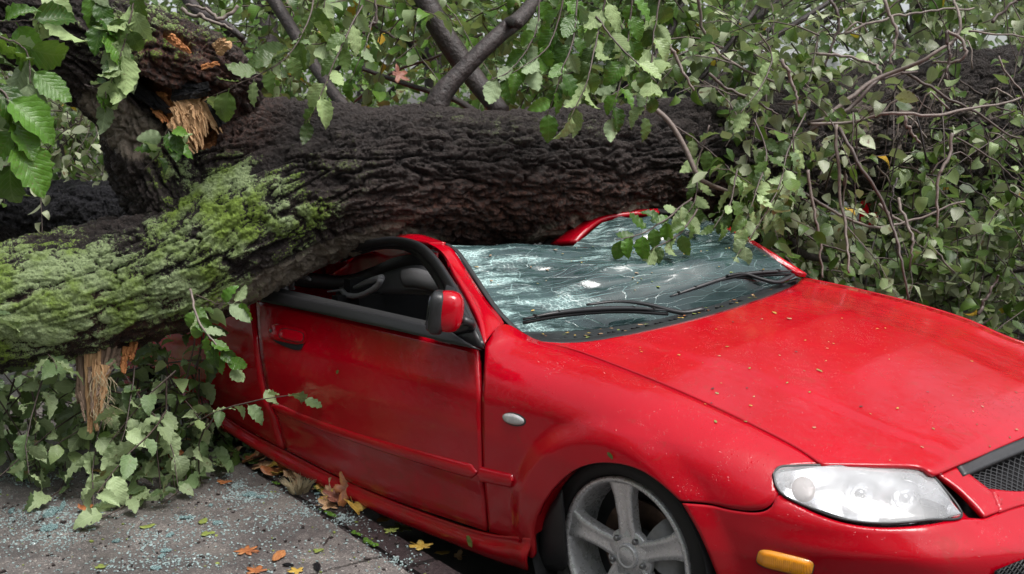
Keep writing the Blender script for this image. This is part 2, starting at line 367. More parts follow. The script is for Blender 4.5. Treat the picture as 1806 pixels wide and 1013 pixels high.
def mat_shatter():
    t = NT('shattered_laminated_glass'); v = t.n('TexCoord').outputs['UV']
    sp_ = t.n('SeparateXYZ', i_0=v).outputs; u, vv = sp_[0], sp_[1]
    ns = t.n('TexNoise', i_Vector=v, i_Scale=3.0, i_Detail=5).outputs['Color']; w1 = t.mix(.07, v, ns); w3 = t.mix(.14, v, ns)
    st = t.n('Mapping', i_0=w3, i_3=(3.2, 8, 1)).outputs[0]
    e1 = t.rr(t.n('TexVoronoi', feature='DISTANCE_TO_EDGE', i_Vector=st, i_Scale=2.4).outputs['Distance'], 0, .018, 1, 0)
    def streak(rot, sx, sy, sc, lo, hi):
        m = t.n('Mapping', i_0=w1, i_2=(0, 0, rot), i_3=(sx, sy, 1)).outputs[0]
        return t.rr(t.noise(m, sc, 3, .6), lo, hi)
    s1 = streak(.05, 1.2, 60, 2.2, .62, .72); s2 = streak(-.9, 2, 50, 2.2, .60, .72); s3 = streak(.5, 2, 46, 2.4, .64, .74)
    e3 = t.rr(t.n('TexVoronoi', feature='DISTANCE_TO_EDGE', i_Vector=w1, i_Scale=75.).outputs['Distance'], 0, .16, 1, 0)
    crest = t.math('SUBTRACT', 1., t.math('MINIMUM', 1., t.math('MULTIPLY', t.math('ABSOLUTE', t.math('SUBTRACT', vv, .60)), 4.2)))
    left = t.rr(u, .42, .02); reg = t.math('MAXIMUM', t.math('MULTIPLY', crest, .85), left)
    big = t.rr(t.noise(t.n('Mapping', i_0=w3, i_3=(1.4, 3.4, 1)).outputs[0], 3.6, 5, .65), .40, .62)
    reg = t.math('MULTIPLY', t.math('ADD', reg, .22), big)
    fine = t.math('MULTIPLY', t.math('ADD', t.math('MULTIPLY', e3, .55), .30), t.rr(reg, .35, .85))
    cr = t.math('ADD', t.math('MULTIPLY', e1, .30), t.math('ADD', fine, t.math('MULTIPLY', t.math('ADD', s1, t.math('ADD', t.math('MULTIPLY', s2, left), t.math('MULTIPLY', s3, crest))), .26)))
    spk = t.rr(t.noise(v, 170, 2, .5), .70, .76); cr = t.math('MINIMUM', t.math('MAXIMUM', cr, t.math('MULTIPLY', spk, .6)), 1.)
    base = t.mix(t.rr(t.noise(v, 4, 3), .35, .65), (.022, .044, .046), (.055, .10, .10))
    col = t.mix(cr, base, (.46, .66, .64))
    e1 = t.math('ADD', e1, t.math('MULTIPLY', fine, .6)); m3 = t.rr(reg, .2, .8)
    t.set(Base_Color=col, Roughness=t.rr(cr, 0, 1, .07, .35), Specular_IOR_Level=.7)
    hh = t.math('ADD', t.math('MULTIPLY', e1, .5), t.math('ADD', t.noise(st, .8, 4, .55), t.math('MULTIPLY', t.math('MULTIPLY', e3, m3), .3)))
    t.l(t.bump(hh, .35, .008), t.b.inputs['Normal'])
    tp = t.n('BsdfTransparent'); tp.inputs[0].default_value = (.45, .62, .60, 1)
    ms = t.n('MixShader'); t.l(t.rr(cr, 0, 1, .78, 1.), ms.inputs[0]); t.l(tp.outputs[0], ms.inputs[1]); t.l(t.b.outputs[0], ms.inputs[2]); t.l(ms.outputs[0], t.out.inputs[0])
    return t.m
def mat_wood(name='torn_wood', a=(.17, .07, .03), b=(.46, .27, .13), c=(.68, .48, .28)):
    t = NT(name); v = t.n('TexCoord').outputs['UV']; s = t.n('Mapping', i_0=v, i_3=(30, 1.5, 1)).outputs[0]
    n = t.noise(s, 2, 6, .7, .4); o = t.n('ObjectInfo').outputs['Random']
    col = t.ramp(n, [(.25, a), (.5, b), (.75, c)])
    t.set(Base_Color=col, Roughness=.7, Normal=t.bump(n, .8, .006)); return t.m
M = {}
M['paint'] = mat_paint(); M['bark'] = mat_bark(); M['bark2'] = mat_bark('brown_bark', ((.012, .009, .008), (.060, .045, .038)), moss=False, red=False)
M['bark3'] = mat_bark('dark_wet_bark', ((.006, .006, .008), (.022, .021, .026)), moss=False, red=False)
M['twig'] = simple('twig_bark', (.115, .082, .07), .55, nsc=60, var=.3, bump=.4)
M['twigpale'] = simple('pale_twig_bark', (.24, .19, .165), .6, nsc=60, var=.25, bump=.4)
M['branch'] = simple('dark_branch_bark', (.045, .032, .03), .55, nsc=45, var=.35, bump=.9, bd=.01)
M['leaf'] = mat_leaf('elm_leaf'); M['leafdull'] = mat_leaf('wilting_elm_leaf', (.05, .105, .022), (.11, .18, .045), (.30, .40, .17), .28, pale=.24, yellow=0)
M['leafpale'] = mat_leaf('upturned_elm_leaf', (.12, .20, .075), (.19, .28, .13), (.32, .41, .21), .5, pale=.45, yellow=0)
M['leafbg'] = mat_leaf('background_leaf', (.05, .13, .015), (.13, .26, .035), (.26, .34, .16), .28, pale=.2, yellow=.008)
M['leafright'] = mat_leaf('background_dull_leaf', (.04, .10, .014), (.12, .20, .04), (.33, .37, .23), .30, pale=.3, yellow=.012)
M['leafbright'] = mat_leaf('painted_sunlit_leaf', (.08, .20, .03), (.18, .34, .06), (.30, .42, .18), .4, pale=.25, yellow=.005)  # lighter leaf copy with sunlight painted into its colour
M['orange'] = mat_dryleaf('orange_dry_leaf', (.17, .055, .025), (.36, .13, .045), (.46, .24, .09))
M['yellow'] = mat_dryleaf('yellow_dry_leaf', (.30, .17, .04), (.50, .33, .06), (.55, .46, .18))
M['tan'] = mat_dryleaf('tan_dry_leaf', (.26, .14, .07), (.42, .26, .14), (.50, .36, .20))
M['lime'] = mat_dryleaf('yellow_green_leaf', (.12, .15, .035), (.22, .27, .06), (.36, .38, .12))
M['concrete'] = mat_concrete(); M['asphalt'] = mat_asphalt(); M['kerb'] = mat_kerb()
M['glasswind'] = mat_shatter(); M['wood'] = mat_wood(); M['woodgrey'] = mat_wood('weathered_torn_wood', (.075, .05, .038), (.20, .135, .095), (.36, .26, .18))
M['woodorange'] = mat_wood('fresh_orange_wood', (.16, .045, .015), (.42, .16, .05), (.62, .32, .12))
M['black'] = simple('black_plastic_trim', (.022, .022, .024), .38, nsc=120, bump=.25, bd=.001)
M['rubber'] = simple('tyre_rubber', (.016, .016, .017), .62, nsc=90, bump=.2)
M['dark'] = simple('dark_interior', (.008, .008, .010), .8)
M['alloy'] = simple('brushed_alloy', (.72, .72, .74), .28, .5, var=.02, nsc=50, bump=.05)
M['chrome'] = simple('chrome_reflector', (.95, .95, .96), .28, 1, var=.02, bump=.1)
M['brake'] = simple('rusty_brake_disc', (.16, .10, .075), .5, .6, var=.3)
M['headliner'] = simple('grey_headliner_cloth', (.11, .11, .115), .9, nsc=300, bump=.3)
M['greyplastic'] = simple('grey_plastic', (.26, .26, .27), .5, nsc=60, bump=.05)
M['nut'] = simple('wheel_nut_steel', (.35, .35, .36), .3, .9)
M['water'] = None
def mat_lens():
    t = NT('hazed_headlight_lens'); v = t.co(); n = t.noise(v, 6, 3, .5, .3)
    d = t.n('BsdfPrincipled'); d.inputs['Base Color'].default_value = (.93, .94, .96, 1); d.inputs['Roughness'].default_value = .12; d.inputs['Coat Weight'].default_value = 1; d.inputs['Coat Roughness'].default_value = .06
    nb = t.bump(t.rr(t.vor(v, 130), 0, .3, 1, 0), .25, .002); t.l(nb, d.inputs['Coat Normal'])
    tr = t.n('BsdfTransparent'); tr.inputs[0].default_value = (.95, .96, .98, 1); gl = t.n('BsdfGlossy'); gl.inputs['Roughness'].default_value = .03; t.l(nb, gl.inputs['Normal'])
    fr = t.n('Fresnel'); fr.inputs[0].default_value = 1.45; g = t.n('MixShader'); t.l(fr.outputs[0], g.inputs[0]); t.l(tr.outputs[0], g.inputs[1]); t.l(gl.outputs[0], g.inputs[2])
    ms = t.n('MixShader'); t.l(t.rr(n, .30, .70, .16, .42), ms.inputs[0]); t.l(g.outputs[0], ms.inputs[1]); t.l(d.outputs[0], ms.inputs[2]); t.l(ms.outputs[0], t.out.inputs[0]); return t.m
M['lens'] = mat_lens()
def mat_amber():
    t = NT('amber_lens'); v = t.co(); s = t.n('SeparateXYZ', i_0=v).outputs
    rib = t.math('SINE', t.math('MULTIPLY', s[0], 1400.))
    t.set(Base_Color=(.80, .30, .005, 1), Roughness=.12, Coat_Weight=1.0, Coat_Roughness=.03, Subsurface_Weight=.15, Subsurface_Radius=(.02, .008, .001), Normal=t.bump(rib, .25, .001)); return t.m
M['amber'] = mat_amber(); M['smoke'] = simple('smoky_turn_lamp', (.30, .24, .21), .3, var=.1)
M['clearlens'] = simple('frosted_repeater_lens', (.62, .62, .62), .12, .3, var=.15, nsc=120, coat=1)
M['mirrorglass'] = simple('dirty_mirror_glass', (.10, .10, .12), .12, .9, bump=.02)
def mat_tealglass():
    t = NT('broken_teal_glass'); t.set(Base_Color=(.42, .53, .53, 1), Roughness=.10, Specular_IOR_Level=.8, Transmission_Weight=.25, IOR=1.45); return t.m
M['teal'] = mat_tealglass()
M['mosspatch'] = simple('bright_moss', (.12, .26, .02), .9, nsc=200, var=.3, bump=1, bd=.01)
M['straw'] = simple('dry_straw', (.42, .35, .22), .8)
M['labelyellow'] = simple('yellow_label', (.75, .62, .03), .5); M['labelblack'] = simple('label_ink', (.02, .02, .02), .5)
M['brick'] = simple('brown_brick', (.20, .10, .07), .8, nsc=20, var=.3)
M['soil'] = simple('leaf_litter_soil', (.05, .038, .025), .9, nsc=12, var=.5, bump=1, bd=.03)
def mat_sheet():
    t = NT('crazed_glass_sheet'); v = t.co(); e = t.rr(t.n('TexVoronoi', feature='DISTANCE_TO_EDGE', i_Vector=v, i_Scale=170.).outputs['Distance'], 0, .14, 1, 0)
    t.set(Base_Color=t.mix(e, (.09, .16, .165), (.27, .38, .385)), Roughness=t.rr(e, 0, 1, .1, .5), Normal=t.bump(e, .5, .002)); return t.m
M['sheet'] = mat_sheet(); M['white'] = simple('white_van_paint', (.75, .76, .78), .25, coat=1); M['silver'] = simple('silver_car_paint', (.45, .47, .50), .28, .5, coat=1)
# ================================================================== SETTING
KE = np.array([.990, -.139, 0]); KN = np.array([-.139, -.990, 0]); K0 = P(690, 985, z=.12)
def kp(s, n, z): return K0*np.array([1, 1, 0])+KE*s+KN*n+np.array([0, 0, z])
def sheet(name, s0, s1, n0, n1, z, mat, parent=None, kind='structure', k=1):
    V = [kp(s0, n0, z), kp(s0, n1, z), kp(s1, n1, z), kp(s1, n0, z)]
    o = mesh(name, V, [(0, 3, 2, 1)] if True else None, mat, parent, False); return tag(o, kind=kind)
def zup(o):
    if o.data.polygons[0].normal.z < 0: o.data.flip_normals()
zup(sheet('ground', -150, 150, -150, 150, -.02, M['soil']))
road = sheet('road', -60, 60, -7.5, -.05, 0, M['asphalt']); zup(road)
def prism(name, s0, s1, n0, n1, z0, z1, mat, parent, bev=.006, jit=0, sub=0):
    bm = bmesh.new()
    b = [bm.verts.new(kp(s, n, z0)) for s, n in ((s0, n0), (s1, n0), (s1, n1), (s0, n1))]
    t = [bm.verts.new(kp(s, n, z1+random.uniform(-jit, jit))) for s, n in ((s0, n0), (s1, n0), (s1, n1), (s0, n1))]
    bm.faces.new(b); bm.faces.new(t)
    for i in range(4): bm.faces.new((b[i], b[(i+1) % 4], t[(i+1) % 4], t[i]))
    bmesh.ops.recalc_face_normals(bm, faces=bm.faces)
    if bev: bmesh.ops.bevel(bm, geom=bm.edges[:], offset=bev, segments=2, affect='EDGES')
    m = bpy.data.meshes.new(name); bm.to_mesh(m); bm.free(); m.materials.append(mat)
    return link(bpy.data.objects.new(name, m), parent)
pav = tag(empty('pavement'), kind='structure')
jx = float((P(672, 982, z=.12)-K0) @ KE)
for i in range(-5, 5):
    for j in range(2):
        prism('slab', jx+i*1.55+.004, jx+(i+1)*1.55-.004, .004+j*1.6, .004+(j+1)*1.6-.008, -.02, .12, M['concrete'], pav, .007, .0015)
kb = tag(empty('kerb'), kind='structure')
s = -9.0
while s < 7:
    L = random.uniform(1.1, 1.6); prism('kerbstone', s+.003, s+L-.003, -.125, -.004, -.02, .118, M['kerb'], kb, .012, .003); s += L

# ================================================================== CAR
CAR = empty('crushed_car', (-1.3, 0, 0), label='red hatchback crushed under the fallen tree, its windscreen shattered and roof caved in', cat_='car')
# parent with identity transform for children
CAR.location = (0, 0, 0)
pt = M['paint']
HOODLINE = [(943, 598), (1000, 615), (1060, 636), (1190, 688), (1320, 748), (1400, 789), (1450, 818)]
# door -------------------------------------------------------------
def door_post(p, n, g):
    # pressed crease above the sill and shallow scoop under the beltline
    z = p[:, 2]
    d = -.006*np.exp(-((z-.335)/.035)**2)+.004*np.exp(-((z-.40)/.02)**2)-.004*np.exp(-((z-.70)/.10)**2)
    return p+n*d[:, None]
door = panel('front_door', [(451, 530), (560, 553), (700, 584), (842, 617)], [(507, 795), (600, 842), (700, 884), (857, 937)], 60, 34, pt, CAR,
             left=[(507, 795), (490, 748), (471, 685), (456, 600), (451, 530)], right=[(857, 937), (849, 840), (844.5, 700), (842, 660), (842, 617)], post=door_post, solid=.02)
rdoor = panel('rear_door', [(230, 480), (330, 503), (400, 519), (446, 529)], [(200, 600), (330, 690), (420, 748), (500, 793)], 30, 24, pt, CAR,
              left=[(200, 600), (215, 540), (230, 480)], right=[(500, 793), (484, 748), (465, 685), (451, 600), (446, 529)], post=door_post, solid=.02)
# front wing ------------------------------------------------------
ARCH = [(938, 985), (941, 945), (950, 905), (972, 866), (1005, 834), (1045, 818), (1090, 818), (1130, 830), (1165, 853), (1200, 884)]
wing = panel('front_wing', [(856, 608), (888, 572)]+HOODLINE, [(863, 938), (900, 943)][:1]+[(900, 950)]+ARCH, 90, 40, pt, CAR,
             left=[(863, 938), (854, 840), (850, 720), (853, 660), (856, 608)],
             right=[(1200, 884), (1250, 888), (1290, 897), (1330, 901), (1355, 893), (1374, 868), (1366, 845), (1372, 826), (1410, 820), (1450, 818)], solid=.012, wins=400)
# arch return lip
lp = march(*np.array(cat(ARCH[1:], 60)).T, Gf); nin = np.array([0, 1., 0])
liprows = np.stack([lp+np.array([0, 0, 0]), lp+nin*.02+.004*np.array([0, 0, 1]), lp+nin*.06+.012*np.array([0, 0, 1])])
grid('arch_lip', liprows, pt, CAR)
# bumper -----------------------------------------------------------
HLO = [(1366, 845), (1369, 858), (1385, 876), (1430, 899), (1490, 920), (1560, 928), (1640, 922), (1695, 911)]   # lower headlight edge
B_top = [(1203, 888), (1250, 892), (1290, 901), (1332, 905), (1358, 897), (1378, 873), (1430, 902), (1490, 923), (1560, 931), (1640, 925), (1697, 914), (1735, 915), (1760, 905), (1806, 890), (1900, 870), (2050, 840)]
B_bot = [(1262, 1013), (1275, 1060), (1290, 1120), (1330, 1150), (1400, 1170), (1500, 1180), (1600, 1175), (1750, 1150), (1900, 1110), (2050, 1060)]
def bump_post(p, n, g):
    z = p[:, 2]
    d = .008*np.exp(-((z-.47)/.03)**2)*sstep(.35, .6, p[:, 0])-.006*np.exp(-((z-.40)/.025)**2)*sstep(.35, .6, p[:, 0])
    return p+n*d[:, None]
bumper = panel('front_bumper', B_top, B_bot, 110, 44, pt, CAR, left=[(1290, 1120), (1262, 1013), (1235, 950), (1203, 888)][0:1]+[(1282, 1060), (1262, 1008), (1235, 945), (1203, 888)], post=bump_post, solid=.012, wins=400)
# bumper corner between headlight and grille: outer blade and a deep notch beside the lamp
blade = panel('bumper_nose', [(1652, 838), (1690, 822)], [(1735, 913), (1758, 905)], 8, 24, pt, CAR, left=[(1735, 913), (1692, 868), (1652, 838)], right=[(1762, 903), (1766, 880), (1742, 864), (1690, 824)], sm=True, lift=.004, solid=.012)
nose2 = panel('bumper_nose', [(1744, 864), (1806, 868), (1900, 850), (2050, 800)], [(1760, 906), (1806, 891), (1900, 871), (2050, 841)], 30, 8, pt, CAR, lift=.004, solid=.012)
notch = panel('lamp_recess', [(1650, 840), (1690, 872), (1733, 912)], [(1650, 842), (1674, 872), (1697, 912)], 16, 6, pt, CAR, lift=-.03, solid=.004)
# bonnet -----------------------------------------------------------
CowlE = [(943, 600), (985, 603), (1040, 600), (1130, 584), (1250, 555), (1340, 527), (1395, 506), (1416, 491)]
HF = [(1450, 819), (1530, 820), (1618, 823), (1646, 836), (1682, 823), (1740, 799), (1806, 771), (1870, 745), (1960, 706), (2040, 668)]
def hood_post(p, n, g):
    # roll the right and front edges down a little, dents where branches struck
    a = np.exp(-((p[:, 0]-.10)**2+(p[:, 1]-.1)**2)/.02)*.004
    return p-n*a[:, None]
h_near = [(949, 602)]+[(x+3, y-1.2) for x, y in HOODLINE[1:-1]]+[(1450, 819)]
bonnet = panel('bonnet', CowlE, HF, 70, 90, pt, CAR, left=h_near[::-1], right=[(2040, 668), (1806, 606), (1700, 563), (1603, 533), (1500, 508), (1416, 491)], F=Hf, sgn=1, post=hood_post, solid=.010, off=1, flip=True, wins=400)
# far wing falls away behind the bonnet
fw_top = march(*np.array(cat([(1418, 490), (1500, 507), (1603, 532), (1700, 562), (1806, 605), (2040, 667)], 40)).T, Hf)
rows = [fw_top+np.array([0, .002, 0])]
for dy, dz in ((.03, -.004), (.07, -.02), (.11, -.06), (.14, -.13), (.15, -.3), (.14, -.5)): rows.append(fw_top+np.array([0, dy, dz]))
grid('front_wing', np.stack(rows), pt, CAR, solid=.01)
# sill skirt --------------------------------------------------------
def skirt_post(p, n, g):
    q = (g[:, 1]); return p
SK_T = [(300, 668), (420, 752), (507, 799), (600, 846), (700, 888), (800, 925), (862, 942), (900, 946), (936, 950)]
SK_B = [(300, 690), (430, 778), (530, 836), (620, 879), (700, 917), (790, 953), (860, 982), (905, 998), (934, 1006)]
gk = coons(SK_T, SK_B, 60, 12); pk = march(gk[..., 0], gk[..., 1], Gf).reshape(12, 60, 3); nk = gnorm(pk.reshape(-1, 3)).reshape(12, 60, 3)
v = np.linspace(0, 1, 12)[:, None, None]; pk = pk+nk*(.022*np.sin(np.clip(v*1.25+.02, 0, 1)*math.pi/1.0)**.6)
grid('sill_skirt', pk, pt, CAR, solid=.01)
# side mouldings -----------------------------------------------------
def mould(pxline, r0, r1, name='side_moulding', zsc=1.0):
    c = march(*np.array(cat(pxline, 40)).T, Gf); u = np.linspace(0, 1, 40); R = np.interp(u, [0, 1], [r0, r1]); R *= np.minimum(1, (np.minimum(u, 1-u)/.012+.02))**.5
    R *= np.where(u > .9, np.sqrt(np.clip(1-((u-.9)/.11)**2, .05, 1)), 1) if name == 'side_moulding' and len(pxline) == 2 else 1
    V = []; n = gnorm(c)
    for k, a in enumerate(np.linspace(-math.pi/2, math.pi/2, 9)):
        V.append(c+np.outer(R*math.sin(a), [0, 0, 1])+n*(R*.0+.012*math.cos(a)**.6-.003)[:, None])
    return grid(name, np.stack(V), pt, CAR, solid=0)
mould([(481, 713), (560, 748), (660, 781), (760, 811), (843, 832)], .021, .024, 'side_moulding ')[:0] if False else None
m1 = mould([(481, 715), (560, 747), (660, 781), (760, 811), (842, 834)], .019, .024)
m2 = mould([(846, 836), (906, 849)], .024, .022)
# repeater, marker ------------------------------------------------------
def patch_disc(name, cpx, a, b, rot, mat, hgt, nr=7, na=40, F=Gf, parent=CAR, lift=.0, n_=2.0):
    V = []; c0 = math.cos(rot); s0 = math.sin(rot)
    for i in range(nr):
        r = i/(nr-1)
        for k in range(na):
            t = 2*math.pi*k/na; ex = np.sign(math.cos(t))*abs(math.cos(t))**(2/n_)*a*r; ey = np.sign(math.sin(t))*abs(math.sin(t))**(2/n_)*b*r
            V.append((cpx[0]+ex*c0-ey*s0, cpx[1]+ex*s0+ey*c0, r))
    V = np.array(V); p = march(V[:, 0], V[:, 1], F); n = gnorm(p, F); p = p+n*(lift+hgt*np.sqrt(np.clip(1-V[:, 2]**3, 0, 1)))[:, None]
    Fc = []
    for i in range(nr-1):
        for k in range(na): Fc.append((i*na+k, (i+1)*na+k, (i+1)*na+(k+1) % na, i*na+(k+1) % na))
    return mesh(name, p, Fc, mat, parent)
rp = patch_disc('side_repeater', (907, 740), 21.5, 11.5, math.radians(15), M['black'], .004)
patch_disc('repeater_lens', (906, 739.5), 20, 9.5, math.radians(15), M['clearlens'], .009, parent=rp, lift=.002)
mk = patch_disc('side_marker', (1385, 993), 52, 17.5, math.radians(13), M['black'], .003, n_=4)
patch_disc('marker_lens', (1385, 992), 50.5, 16, math.radians(13), M['amber'], .014, parent=mk, lift=.002, n_=4)
for k in range(3):
    q = patch_disc('marker_reflector', (1383+[-22, 6, 27][k], 990+[-4, 3, 8][k]), [12, 7, 12][k], 10, math.radians(13), M['amber'], .001, parent=mk, lift=.0152, n_=6)
def superell(name, c, r, mat, parent, e=.6, rot=(0, 0, 0), cut=None):
    V = []; nu, nv = 32, 18
    for i in range(nv):
        ph = -math.pi/2+math.pi*i/(nv-1)
        for j in range(nu):
            th = 2*math.pi*j/nu; f_ = lambda t_: np.sign(t_)*abs(t_)**e
            V.append([f_(math.cos(ph))*f_(math.cos(th)), f_(math.cos(ph))*f_(math.sin(th)), f_(math.sin(ph))])
    V = np.array(V)
    if cut: V = cut(V)
    V = V*np.array(r); R_ = np.array(Matrix.Rotation(rot[2], 3, 'Z') @ Matrix.Rotation(rot[1], 3, 'Y') @ Matrix.Rotation(rot[0], 3, 'X'))
    V = V @ R_.T+np.array(c); F = []
    for i in range(nv-1):
        for j in range(nu): F.append((i*nu+j, i*nu+(j+1) % nu, (i+1)*nu+(j+1) % nu, (i+1)*nu+j))
    return mesh(name, V, F, mat, parent)
# headlight -----------------------------------------------------------------
HLU = [(1364, 838), (1375, 825), (1410, 822.5), (1450, 822), (1530, 823), (1612, 825), (1636, 835), (1660, 858), (1695, 911)]
HLL = [(1364, 838), (1369, 858), (1385, 876), (1430, 897), (1490, 917), (1560, 924), (1640, 918), (1695, 911)]
hl = empty('headlight'); hl.parent = CAR
def hlp(shrink, lift, name, mat, ny=14, nx=50, solid=0, post=None, bow=0):
    c = np.array([1525, 872.])
    sh = lambda L: [tuple(c+(np.array(q)-c)*[1-shrink*.35, 1-shrink]) for q in L]
    g = coons(sh(HLU), sh(HLL), nx, ny); p = march(g[..., 0], g[..., 1], Gf); n = gnorm(p)
    uu = np.tile(np.linspace(0, 1, nx), ny); vv = np.repeat(np.linspace(0, 1, ny), nx)
    l = lift+bow*(4*uu*(1-uu))**.5*(4*vv*(1-vv))**.5
    p = p+n*np.broadcast_to(l, (len(p),))[:, None]
    if post is not None: p = post(p, n, uu, vv)
    return grid(name, p.reshape(ny, nx, 3), mat, hl, solid=solid)
hlp(-.04, -.078, 'lamp_housing', M['black'])
hlp(.05, -.07, 'reflector_bowl', M['chrome'], 20, 60, post=lambda p, n, u, v: p+n*(.066*np.maximum(abs(2*u-1)**8, abs(2*v-1)**6)-.012*np.cos(u*9))[:, None])
hlp(.0, .002, 'lens', M['lens'], 16, 50, bow=.006)
# bezel line round the lens
ol = np.array(HLU+HLL[::-1][1:-1]+[HLU[0]]); olp = march(*cat(ol, 160, True).T, Gf); 
V, F = tubeVF(olp+gnorm(olp)*.002, .0035, 6, caps=False); mesh('lens_rim', V, F, M['black'], hl)
for (cx, cy, r, m) in ((1600, 868, 22, 'chrome'), (1520, 860, 27, 'chrome'), (1418, 858, 24, 'smoke')):
    o = patch_disc('bulb_reflector', (cx, cy), r*.9, r, 0, M[m], -.02 if m == 'chrome' else .006, parent=hl, lift=-.028 if m == 'chrome' else -.014)
for (cx, cy, r) in ((1600, 868, 25), (1520, 861, 31)):
    a_ = np.linspace(0, 2*math.pi, 40); q_ = march(cx+r*.92*np.cos(a_), cy+r*np.sin(a_), Gf); q_ = q_-gnorm(q_)*.010; V, F = tubeVF(q_, .004, 6, caps=False); mesh('bulb_rim', V, F, M['nut'], hl)
    q_ = march(np.array([cx]), np.array([cy]), Gf)[0]; superell('bulb', q_-gnorm(q_[None])[0]*.022, (.014, .014, .014), M['nut'], hl, 1.)
# grille ---------------------------------------------------------------------
gr = empty('grille'); gr.parent = CAR
GU = [(1690, 838), (1806, 792), (1870, 765), (1960, 727), (2050, 690)]; GL = [(1746, 862), (1806, 866), (1900, 846), (1980, 825), (2050, 799)]
gg = coons(GU, GL, 40, 10); gp = march(gg[..., 0], gg[..., 1], Gf); gn = gnorm(gp)
grid('grille_backing', (gp-gn*.04).reshape(10, 40, 3), M['dark'], gr)
gb_t = [(1684, 824), (1740, 801), (1806, 774), (1870, 748), (2050, 672)]; gb_b = [(1697, 843), (1745, 822), (1806, 797), (1870, 770), (2050, 695)]
panel('grille_bar', gb_t, gb_b, 40, 6, M['black'], gr, lift=.006, solid=.02)
def latt(name, U, L, nx, ny, r, parent, depth=-.012):
    """diamond mesh as one part: tens of thin crossing wires"""
    Vs, Fs = [], []; U = cat(U, 200); L = cat(L, 200)
    def uv(u, v): return (1-v)*np.array([np.interp(u, np.linspace(0, 1, 200), U[:, k]) for k in (0, 1)]).T+v*np.array([np.interp(u, np.linspace(0, 1, 200), L[:, k]) for k in (0, 1)]).T
    off = 0
    for s_ in (1, -1):
        for i in range(-ny, nx+ny):
            t = np.linspace(0, 1, 8); u = (i+s_*t*ny*.9+(ny if s_ < 0 else 0)*0)/nx
            ok = (u >= 0) & (u <= 1)
            if ok.sum() < 2: continue
            t = t[ok]; u = u[ok]; g = np.array([(1-vv)*np.array([np.interp(uu, np.linspace(0, 1, 200), U[:, k]) for k in (0, 1)])+vv*np.array([np.interp(uu, np.linspace(0, 1, 200), L[:, k]) for k in (0, 1)]) for uu, vv in zip(u, t)])
            p = march(g[:, 0], g[:, 1], Gf); p = p+gnorm(p)*depth
            V, F = tubeVF(p, r, 4, off=off, caps=False); Vs.append(V); Fs += F; off += len(V)
    return tag(mesh(name, np.vstack(Vs), Fs, M['black'], parent), kind='stuff')
latt('grille_mesh', GU, GL, 34, 6, .0022, gr)
lg = empty('lower_grille'); lg.parent = CAR
LU = [(1752, 1006), (1806, 985), (1900, 955), (2000, 925)]; LL = [(1745, 1060), (1806, 1045), (1900, 1020), (2000, 990)]
g2 = coons(LU, LL, 30, 8); p2 = march(g2[..., 0], g2[..., 1], Gf); n2 = gnorm(p2); grid('grille_backing', (p2+n2*.004).reshape(8, 30, 3), M['dark'], lg)
latt('grille_mesh', LU, LL, 26, 6, .0024, lg, .008)
